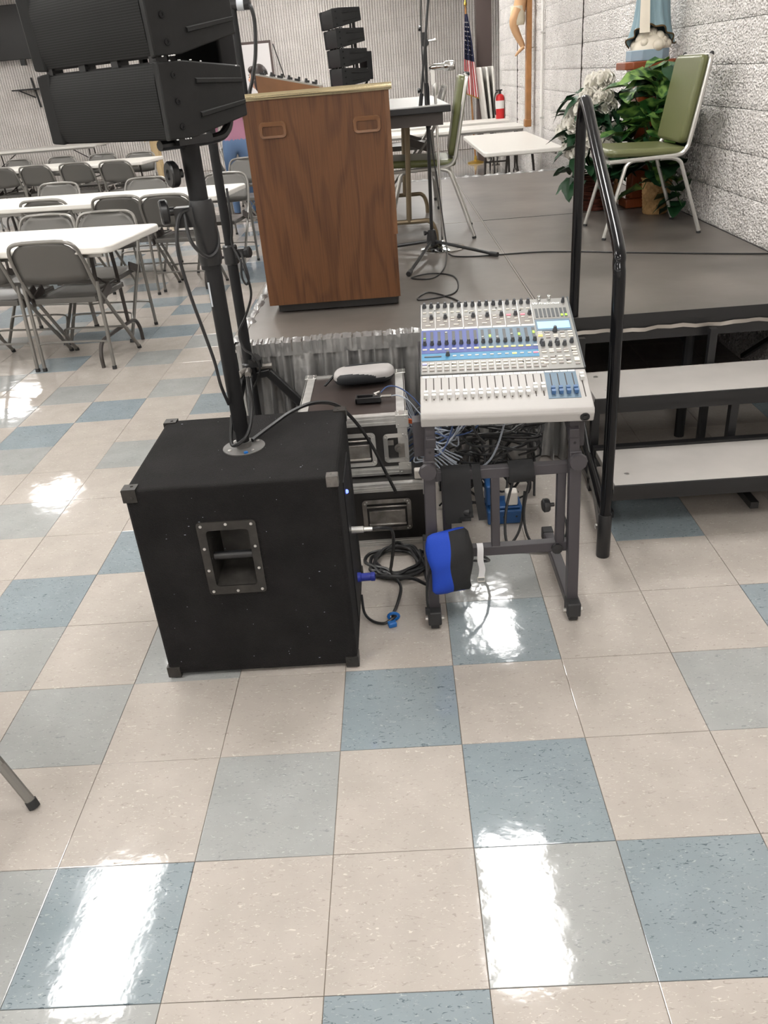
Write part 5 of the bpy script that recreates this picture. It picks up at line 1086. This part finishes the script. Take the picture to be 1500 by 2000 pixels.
# leaves
def leafmesh(L, Wd, mname, lobes=0, cup=.25):
    def fn(u, v):
        w = Wd*(sin(PI*min(1, v**.75))**.8)*(1+(.25*abs(sin(v*9)) if lobes else 0))
        a = u*2-1; return (a*w, v*L, -cup*L*v*v*.7+abs(a)*w*.35-.004*sin(v*16)*abs(a))
    m = G().grid(fn, 5, 8).mesh('leaf', mname, smooth=70, fix=False); return m
LV = [leafmesh(.13, .048, 'leaf_varieg', 0, .3), leafmesh(.11, .042, 'leaf_varieg', 0, .5), leafmesh(.12, .045, 'leaf_dark', 0, .4)]
LF = [leafmesh(.12, .030, 'leaf_dark', 1, .35), leafmesh(.10, .036, 'leaf_dark', 0, .5), leafmesh(.14, .026, 'leaf_dark', 1, .6)]
def petalflower(seed, mname='petal'):
    rr = random.Random(seed); g = G()
    for ring, (n, tilt, L, w) in enumerate(((5, 15, .030, .016), (7, 38, .040, .020), (9, 62, .046, .024), (9, 88, .048, .026), (7, 105, .044, .024))):
        for k in range(n):
            a = 2*PI*k/n+ring*.5+rr.uniform(-.15, .15); t = rad(tilt+rr.uniform(-10, 10)); Mt = Matrix.Rotation(a, 4, 'Z') @ Matrix.Rotation(t, 4, 'X')
            def fn(u, v, L=L, w=w):
                q = u*2-1; ww = w*(sin(PI*min(1, .12+v*.80))**.6); return Mt @ Vector((q*ww, -.010*sin(PI*v)-.012*q*q+.006*v*sin(q*6), L*v))
            g.grid(fn, 4, 5)
    return g.mesh('flower', mname, smooth=70, fix=False)
FL = [petalflower(s) for s in range(3)]
def plant(name, label, cat, base, stems, flowers=None):
    t = thing(name, label, cat, base); rr = random.Random(len(name)*7); b0 = Vector(base)
    return t, rr, b0
t, rr, b0 = plant('leafy_plant', 'leafy potted plant with large variegated green leaves against the block wall', 'plant', (1.545, 4.15, H+.19), 0)
tips = []
for k in range(46):
    a = rr.uniform(0, 2*PI); out = rr.uniform(.03, .21); hh = rr.uniform(.0, .56)*(1.15-out*1.6)+.06
    tip = b0+Vector((out*cos(a)*.85, out*sin(a), hh))
    if tip.x > 1.66: tip.x = 1.66-rr.uniform(0, .04)
    tips.append(tip)
tips += [Vector((1.53, 4.18, 1.40)), Vector((1.50, 4.16, 1.34)), Vector((1.60, 4.10, 1.18)), Vector((1.63, 4.02, 1.16)), Vector((1.40, 4.22, 1.22)), Vector((1.37, 4.25, 1.30)), Vector((1.42, 4.15, 1.13)), Vector((1.45, 4.12, 1.10)), Vector((1.44, 4.08, .74)), Vector((1.50, 4.04, .80)), Vector((1.62, 3.98, .78)), Vector((1.63, 3.93, .70)), Vector((1.64, 4.0, .95)), Vector((1.63, 4.05, 1.02)), Vector((1.36, 4.2, 1.03)), Vector((1.62, 3.98, 1.10)), Vector((1.63, 3.92, .98)), Vector((1.62, 3.95, .90)), Vector((1.60, 3.99, .84)), Vector((1.64, 3.88, .74)), Vector((1.62, 3.86, .66)), Vector((1.58, 4.02, 1.0)), Vector((1.57, 4.04, 1.08)), Vector((1.64, 3.96, 1.17)), Vector((1.46, 4.14, 1.24)), Vector((1.44, 4.16, 1.17)), Vector((1.49, 4.13, 1.30))]
for k, tip in enumerate(tips):
    tip.x = min(tip.x, 1.615)
    mid = b0.lerp(tip, .55)+Vector((0, 0, .05))
    part(t, 'stem', G().tube(smoothpath([b0+Vector((rr.uniform(-.03, .03), rr.uniform(-.03, .03), -.02)), mid, tip], 4), .0028, 5), 'stem')
    for q in range(2 if k % 2 else 1):
        d = (tip-b0); az = math.atan2(d.y, d.x)-PI/2+rr.uniform(-.9, .9)
        s_ = rr.uniform(1.1, 1.9); hm = LV[0 if tip.z > 1.0 and rr.random() < .75 else rr.choice([1, 2, 2])]
        if tip.x+s_*.13*-sin(az+q*1.6) > 1.60: az = PI-az-q*3.2 if False else az+PI; s_ *= .8
        o_ = inst('leaf', hm, t, tip-b0-Vector((0, 0, .02*q)), (rr.uniform(-.5, .7), rr.uniform(-.4, .4), az+q*1.6), (s_, s_, s_))
t, rr, b0 = plant('white_flower_plant', 'bunch of white peony flowers with dark green leaves by the handrail', 'flowers', (1.25, 4.50, H+.19), 0)
FT = [(1.255, 4.44, 1.345), (1.21, 4.46, 1.335), (1.165, 4.42, 1.255), (1.10, 4.46, 1.175), (1.075, 4.42, 1.12), (1.13, 4.38, 1.20), (1.245, 4.38, 1.255), (1.275, 4.40, 1.20), (1.165, 4.36, 1.06), (1.19, 4.34, 1.03), (1.10, 4.40, .955), (1.075, 4.44, .985), (1.30, 4.38, 1.055), (1.27, 4.34, .965), (1.235, 4.32, .955), (1.36, 4.42, 1.05), (1.05, 4.5, 1.08)]
for k, p in enumerate(FT):
    p = Vector(p); mid = b0.lerp(p, .5)+Vector((0, 0, .04)); part(t, 'stem', G().tube(smoothpath([b0, mid, p], 4), .003, 5), 'stem')
    d = (p-b0).normalized(); q = Vector((0, 0, 1)).rotation_difference((d+Vector((-.25, -.6, .3))).normalized()).to_euler(); s_ = rr.uniform(1.3, 1.65)
    inst('flower', FL[k % 3], t, p-b0, q, (s_,)*3)
for k in range(120):
    a = rr.uniform(0, 2*PI); out = rr.uniform(.04, .20); z = rr.uniform(.78, 1.28); w = 1 if z < 1.1 else .7
    p = Vector((1.23+out*cos(a)*w, 4.47+out*sin(a)*w*.9, z)); s_ = rr.uniform(.8, 1.5)
    inst('leaf', LF[k % 3], t, p-b0, (rr.uniform(-.9, .5), rr.uniform(-.5, .5), a-PI/2+rr.uniform(-.6, .6)), (s_,)*3)

# ------------------------------------------------------------------ wall pieces: crucifix, extinguisher, leaning tables, flag, screen, television, shelf
cf = thing('crucifix', 'large wooden crucifix with a carved figure mounted on the white block wall', 'crucifix', (XW-.08, 9.8, .75))
part(cf, 'upright_beam', G().b2(XW-.115, XW-.055, 9.74, 9.86, .775, 2.75), 'wood_cross', bev=.006); part(cf, 'cross_beam', G().b2(XW-.113, XW-.057, 9.20, 10.40, 2.28, 2.40), 'wood_cross', bev=.006); part(cf, 'foot_cap', G().b2(XW-.13, XW-.05, 9.735, 9.865, .775, .86), 'wood_cross', bev=.01)
part(cf, 'wall_bracket', G().cyl((XW-.06, 9.80, 1.62), (XW-.014, 9.66, 1.62), .006, 6), 'zinc')
fx = XW-.20
fg = part(cf, 'figure', G().tube(smoothpath([(fx-.02, 9.77, 2.02), (fx-.065, 9.76, 1.90), (fx-.045, 9.775, 1.80), (fx+.035, 9.79, 1.66), (fx+.055, 9.79, 1.63)], 6), [.062-.0017*k for k in range(25)], 10).tube(smoothpath([(fx-.0, 9.84, 2.02), (fx-.055, 9.83, 1.88), (fx-.02, 9.82, 1.78), (fx+.04, 9.80, 1.66)], 6), [.060-.0016*k for k in range(19)], 10).tube(smoothpath([(fx+.055, 9.78, 1.635), (fx+.01, 9.78, 1.60), (fx-.045, 9.785, 1.545)], 4), [.022, .022, .021, .021, .020, .018, .016, .013, .008], 8).tube([(fx+.0, 9.80, 2.0), (fx+.03, 9.80, 2.15), (fx+.03, 9.80, 2.32)], [.075, .07, .085], 12).tube([(fx+.03, 9.80, 2.32), (fx+.06, 9.45, 2.36), (fx+.07, 9.24, 2.40)], [.035, .025, .018], 8).tube([(fx+.03, 9.80, 2.32), (fx+.06, 10.15, 2.36), (fx+.07, 10.36, 2.40)], [.035, .025, .018], 8).sph((fx-.01, 9.78, 2.45), (.055, .05, .07), 12, 10), 'flesh_paint', smooth=80)
part(cf, 'loin_cloth', G().lathe([(.078, 1.86), (.088, 1.90), (.085, 1.98), (.083, 2.05)], (fx-.015, 9.80, 0), 16), 'cloth_cream', smooth=80)
fe = thing('fire_extinguisher', 'red fire extinguisher hung on the white block wall', 'fire extinguisher', (1.63, 12.6, .72))
part(fe, 'cylinder', G().lathe([(.03, .72), (.062, .725), (.065, .74), (.065, 1.02), (.055, 1.06), (.025, 1.08)], (1.635, 12.6, 0), 18), 'red_paint'); part(fe, 'valve', G().cyl((1.635, 12.6, 1.08), (1.635, 12.6, 1.12), .018, 10).box((1.62, 12.6, 1.13), (.10, .02, .02)), 'black_steel')
part(fe, 'label', G().lathe([(.0658, .88), (.0658, .99)], (1.635, 12.6, 0), 18), 'paper'); part(fe, 'hose', G().tube(smoothpath([(1.60, 12.58, 1.11), (1.555, 12.55, 1.08), (1.545, 12.55, .95), (1.56, 12.55, .80)], 5), .010, 6), 'black_steel')
for k, (x, a, lb) in enumerate(((1.50, -7, 'leftmost'), (1.58, -5.5, 'middle'), (1.655, -4, 'rightmost'))):
    o_ = solo('folded_table', G().prism(rrect(.74, 1.46, .05, 4), .035, Matrix.Translation((x, YRE+.42, .73)) @ Matrix.Rotation(rad(a), 4, 'Y') @ Matrix.Rotation(PI/2, 4, 'Y') @ Matrix.Rotation(PI/2, 4, 'Z')), 'table_white', '%s of the folded white tables leaning in the corner by the red extinguisher' % lb, 'table', (x, YRE+.42, 0), bev=.008, group='folded tables leaning in the corner')
fw = thing('flag', 'American flag drooping on a pole in front of the ribbed back wall', 'flag', (1.30, 14.0, 0))
part(fw, 'pole', G().cyl((1.38, 14.0, .03), (1.265, 14.0, 2.32), .014, 8), 'wood_cross'); part(fw, 'pole_stand', G().lathe([(.14, 0), (.14, .02), (.03, .05), (.02, .12)], (1.38, 14.0, 0), 16), 'gold'); part(fw, 'finial', G().lathe([(.005, 2.32), (.025, 2.35), (.02, 2.38), (.003, 2.44)], (1.265, 14.0, 0), 10), 'gold')
def flagpt(u, v):   # u across cloth folds, v down
    w = .035+.17*v**.8; z = 2.22-1.12*v-.10*u*v; return Vector((1.265+.05*v+(u-.45)*w*1.2, 13.97-.045*sin(u*14+v*2)*min(1, v*3)-.05, z))
for k in range(13):
    g = G()
    def fs(u, v, k=k): return flagpt((k+u)/13, v)
    g.grid(fs, 3, 24); part(fw, 'stripe', g, 'flag_red' if k % 2 == 0 else 'flag_white', smooth=70)
def cant(u, v): p = flagpt(u*.999, v*.56); return p+Vector((0, -.006, 0))
ca = part(fw, 'canton', G().grid(cant, 24, 16), 'flag_blue', smooth=70); rr = random.Random(2)
for r_ in range(8):
    for c_ in range(4):
        v = .10+r_*.055; p = flagpt((c_+.5+.3*(r_ % 2))/4.6, v)+Vector((0, -.012, 0)); s_ = .010
        part(ca, 'star', G()._add([(p.x+(s_ if q % 2 == 0 else s_*.42)*sin(q*PI/5), p.y, p.z+(s_ if q % 2 == 0 else s_*.42)*cos(q*PI/5)) for q in range(10)], [tuple(range(10))]), 'flag_white')
part(fw, 'gold_fringe', G().tube([flagpt(k/20, 1.0) for k in range(21)], .010, 5), 'gold')
sc = thing('projection_screen', 'white portable projection screen with dark frame in front of the back wall', 'screen', (-2.7, 16.6, 0))
part(sc, 'screen_cloth', G().b2(-3.50, -2.275, 16.58, 16.59, .95, 2.17), 'screen_white'); part(sc, 'frame_border', G().b2(-3.55, -2.235, 16.592, 16.602, 2.165, 2.215).b2(-2.28, -2.235, 16.592, 16.602, .90, 2.17).b2(-3.55, -3.50, 16.592, 16.602, .90, 2.17).b2(-3.5, -2.28, 16.592, 16.602, .90, .95), 'brown_paint')
part(sc, 'stand_pole', G().cyl((-2.8, 16.62, .3), (-2.8, 16.62, 2.2), .014, 8), 'black_steel'); part(sc, 'support_strut', G().cyl((-2.20, 16.63, 2.15), (-1.95, 16.6, 1.2), .010, 6), 'black_steel')
for a in (30, 150, 270): part(sc, 'leg', G().cyl((-2.8, 16.60, .35), (-2.8+.28*cos(rad(a)), 16.55+.2*sin(rad(a)), .012), .011, 6), 'black_steel')
tv = thing('television', 'dark flat television mounted high on the ribbed back wall at the left', 'television', (-7.3, 16.7, 2.7))
part(tv, 'screen', G().b2(-8.25, -6.72, 16.60, 16.66, 2.26, 3.16), 'tv_black', bev=.008); part(tv, 'wall_mount', G().b2(-7.6, -7.2, 16.66, YB-.01, 2.5, 2.9).b2(-7.12, -7.02, 16.62, 16.70, 2.16, 2.27), 'black_steel')
ws = thing('wall_shelf', 'small dark shelf on a bracket with tangled wires on the back wall', 'shelf', (-7.0, 16.8, 1.75))
part(ws, 'board', G().b2(-7.42, -6.62, 16.60, YB-.022, 1.735, 1.76), 'black_steel'); part(ws, 'bracket', G().bar((-7.08, 16.86, 1.95), (-7.02, 16.86, 1.42), .03, .03, (0, 1, 0)).bar((-7.08, 16.86, 1.60), (-7.3, 16.65, 1.74), .02, .02), 'black_steel')
part(ws, 'player_box', G().b2(-6.88, -6.66, 16.66, 16.84, 1.76, 1.80), 'black_matte', bev=.004); part(ws, 'wire', G().tube(smoothpath([(-6.9, 16.75, 1.79), (-6.8, 16.7, 1.84), (-6.72, 16.72, 1.80), (-6.68, 16.7, 1.62), (-6.8, 16.72, 1.58), (-6.9, 16.74, 1.66)], 6), .007, 5), 'cable_black')

# ------------------------------------------------------------------ people
def person(name, label, loc, rz, bones, mats, zones, head, hair, extra=None):
    t = thing(name, label, 'person', (0, 0, 0)); vs = []; es = []; rs = []; idx = {}
    for nme, (par, co, r_) in bones.items():
        idx[nme] = len(vs); vs.append(co); rs.append(r_)
        if par: es.append((idx[par], idx[nme]))
    me = bpy.data.meshes.new('body'); me.from_pydata(vs, es, []); o_ = bpy.data.objects.new('body', me); COL.objects.link(o_)
    sk_ = o_.modifiers.new('skin', 'SKIN'); sk_.use_smooth_shade = True
    for i, r_ in enumerate(rs): d = me.skin_vertices[0].data[i]; d.radius = r_ if isinstance(r_, tuple) else (r_, r_); d.use_root = (i == 0)
    sb = o_.modifiers.new('sub', 'SUBSURF'); sb.levels = 3; sb.render_levels = 3
    dg = bpy.context.evaluated_depsgraph_get(); nm = bpy.data.meshes.new_from_object(o_.evaluated_get(dg)); bpy.data.objects.remove(o_)
    g = G(); c0 = len(mats)
    g._add([v.co for v in nm.vertices], [tuple(p.vertices) for p in nm.polygons])
    def zone(c):
        for (fn, k) in zones:
            if fn(c): return k
        return 0
    g.mi = [zone(sum((g.v[i] for i in f), Vector())/len(f)) for f in g.f]
    hx, hy, hz = head; n0 = len(g.f)
    def hfn(u, v):   # head with brow, nose, chin; face towards +y
        a = 2*PI*u; b = PI*v-PI/2; x = .074*cos(b)*cos(a); y = .092*cos(b)*sin(a); z = .118*sin(b)
        if y > 0:
            fr = max(0, sin(a))**6*cos(b)
            y += .026*fr*math.exp(-((z+.012)/.022)**2)*(1 if abs(x) < .02 else .1)+.008*fr*math.exp(-((z+.085)/.03)**2)-.006*fr*math.exp(-((z-.018)/.012)**2)
        if z < -.03: x *= 1-(-.03-z)*2.2
        return (hx+x, hy+y, hz+z)
    g.cur = 1; g.grid(hfn, 28, 18, True); g.sph((hx-.076, hy-.005, hz-.01), (.010, .022, .03), 8, 6); g.sph((hx+.076, hy-.005, hz-.01), (.010, .022, .03), 8, 6)
    g.cur = len(mats)-1
    for s in (-1, 1): g.sph((hx+s*.030, hy+.082, hz+.014), (.013, .008, .006), 8, 6); g.sph((hx+s*.030, hy+.086, hz+.034), (.018, .006, .004), 8, 5)
    g.cur = len(mats)-2; g.sph((hx, hy+.090, hz-.052), (.022, .007, .006), 8, 6)
    o_ = part(t, 'body', g, mats, smooth=80)
    if hair: part(t, 'hair', hair((hx, hy, hz)), 'hair', smooth=80)
    t.location = loc; t.rotation_euler = (0, 0, rz); return t
def hand_bones(b, s, wrist, d, n='', up=Vector((0, 0, -1))):
    w = Vector(wrist); d = Vector(d).normalized(); sd = d.cross(up).normalized(); b[n+'palm'] = (n+'wrist', w+d*.05, (.030, .018))
    for k, (off, L) in enumerate(((-.028, .060), (-.010, .070), (.009, .066), (.026, .052))):
        b['%sf%da' % (n, k)] = (n+'palm', w+d*.085+sd*off, .0095); b['%sf%db' % (n, k)] = ('%sf%da' % (n, k), w+d*(.085+L*.6)+sd*off+up*.012, .0085); b['%sf%dc' % (n, k)] = ('%sf%db' % (n, k), w+d*(.085+L)+sd*off+up*.03, .0075)
    b[n+'th1'] = (n+'wrist', w+d*.03+sd*-.034, .011); b[n+'th2'] = (n+'th1', w+d*.075+sd*-.05, .009)
def std_bones(h=1.62, arms='down', hip=.10):
    k = h/1.7; b = {}
    b['pelvis'] = (None, (0, 0, .92*k), (.15, .115)); b['waist'] = ('pelvis', (0, 0, 1.05*k), (.145, .10)); b['chest'] = ('waist', (0, 0, 1.25*k), (.165, .115)); b['up'] = ('chest', (0, -.01, 1.37*k), (.12, .085)); b['neck'] = ('up', (0, -.005, 1.455*k), .055); b['skull'] = ('neck', (0, .01, 1.53*k), .055)
    for s, n in ((-1, 'l'), (1, 'r')):
        b[n+'hip'] = ('pelvis', (s*.095, 0, .86*k), .095); b[n+'knee'] = (n+'hip', (s*.105, .02, .48*k), .062); b[n+'ankle'] = (n+'knee', (s*.11, -.02, .09*k), .045); b[n+'heel'] = (n+'ankle', (s*.112, -.03, .045), (.045, .04)); b[n+'toe'] = (n+'heel', (s*.12, .15, .035), (.042, .030))
        b[n+'sh'] = ('up', (s*.185, -.01, 1.36*k), .062)
        if arms == 'down': el, wr = (s*.245, -.03, 1.09*k), (s*.245, .06, .87*k)
        else: el, wr = (s*.24, .05, 1.12*k), (s*.20, .28, 1.02*k)
        b[n+'el'] = (n+'sh', el, .045); b[n+'wrist'] = (n+'el', wr, .030); hand_bones(b, s, wr, Vector(wr)-Vector(el), n, Vector((0, .5, -1)).normalized() if arms == 'down' else Vector((0, 0, -1)))
    return b
def whair(c):
    x, y, z = c; g = G().sph((x, y-.020, z+.020), (.092, .098, .116), 18, 12).sph((x, y-.062, z-.06), (.080, .052, .115), 14, 10)
    g.sph((x, y+.050, z+.080), (.072, .045, .040), 12, 8)
    for s in (-1, 1): g.sph((x+s*.068, y-.03, z-.04), (.024, .052, .10), 10, 8)
    return g
wz = [(lambda c: c.z < .07, 5), (lambda c: abs(c.x) > .20 and c.z < 1.0, 1), (lambda c: c.z < .915, 3), (lambda c: c.z > 1.40 and abs(c.x) < .09, 1)]
person('person', 'woman with dark hair and a pink top standing behind the lectern facing left', (-1.43, 8.7, 0), PI/2-.30, std_bones(1.62, 'down'), ['pink', 'skin', 'pink', 'jeans', 'pink', 'shoe', 'pink', 'hair'], wz, (0, .035, 1.545), whair)
person('person', 'person in mauve quilted jacket and blue jeans half hidden by the tall speaker', (-1.99, 9.75, 0), .35, std_bones(1.62, 'down'), ['purple_vest', 'skin', 'purple_vest', 'jeans', 'purple_vest', 'shoe', 'pink', 'hair'], wz, (0, .035, 1.545), whair)
kz = [(lambda c: c.z < .10, 5), (lambda c: c.z < .93, 3), (lambda c: c.z > 1.50 and abs(c.x) < .09, 1), (lambda c: abs(c.x) > .17 and c.z < .93, 1)]
person('person', 'person in khaki trousers standing near the back wall behind the tall speaker', (-4.40, 15.1, 0), PI/2, std_bones(1.75, 'down'), ['shirt_grey', 'skin', 'shirt_grey', 'khaki', 'shirt_grey', 'shoe', 'skin', 'hair'], kz, (0, .03, 1.66), lambda c: G().sph((c[0], c[1]-.016, c[2]+.022), (.086, .10, .108), 16, 10))
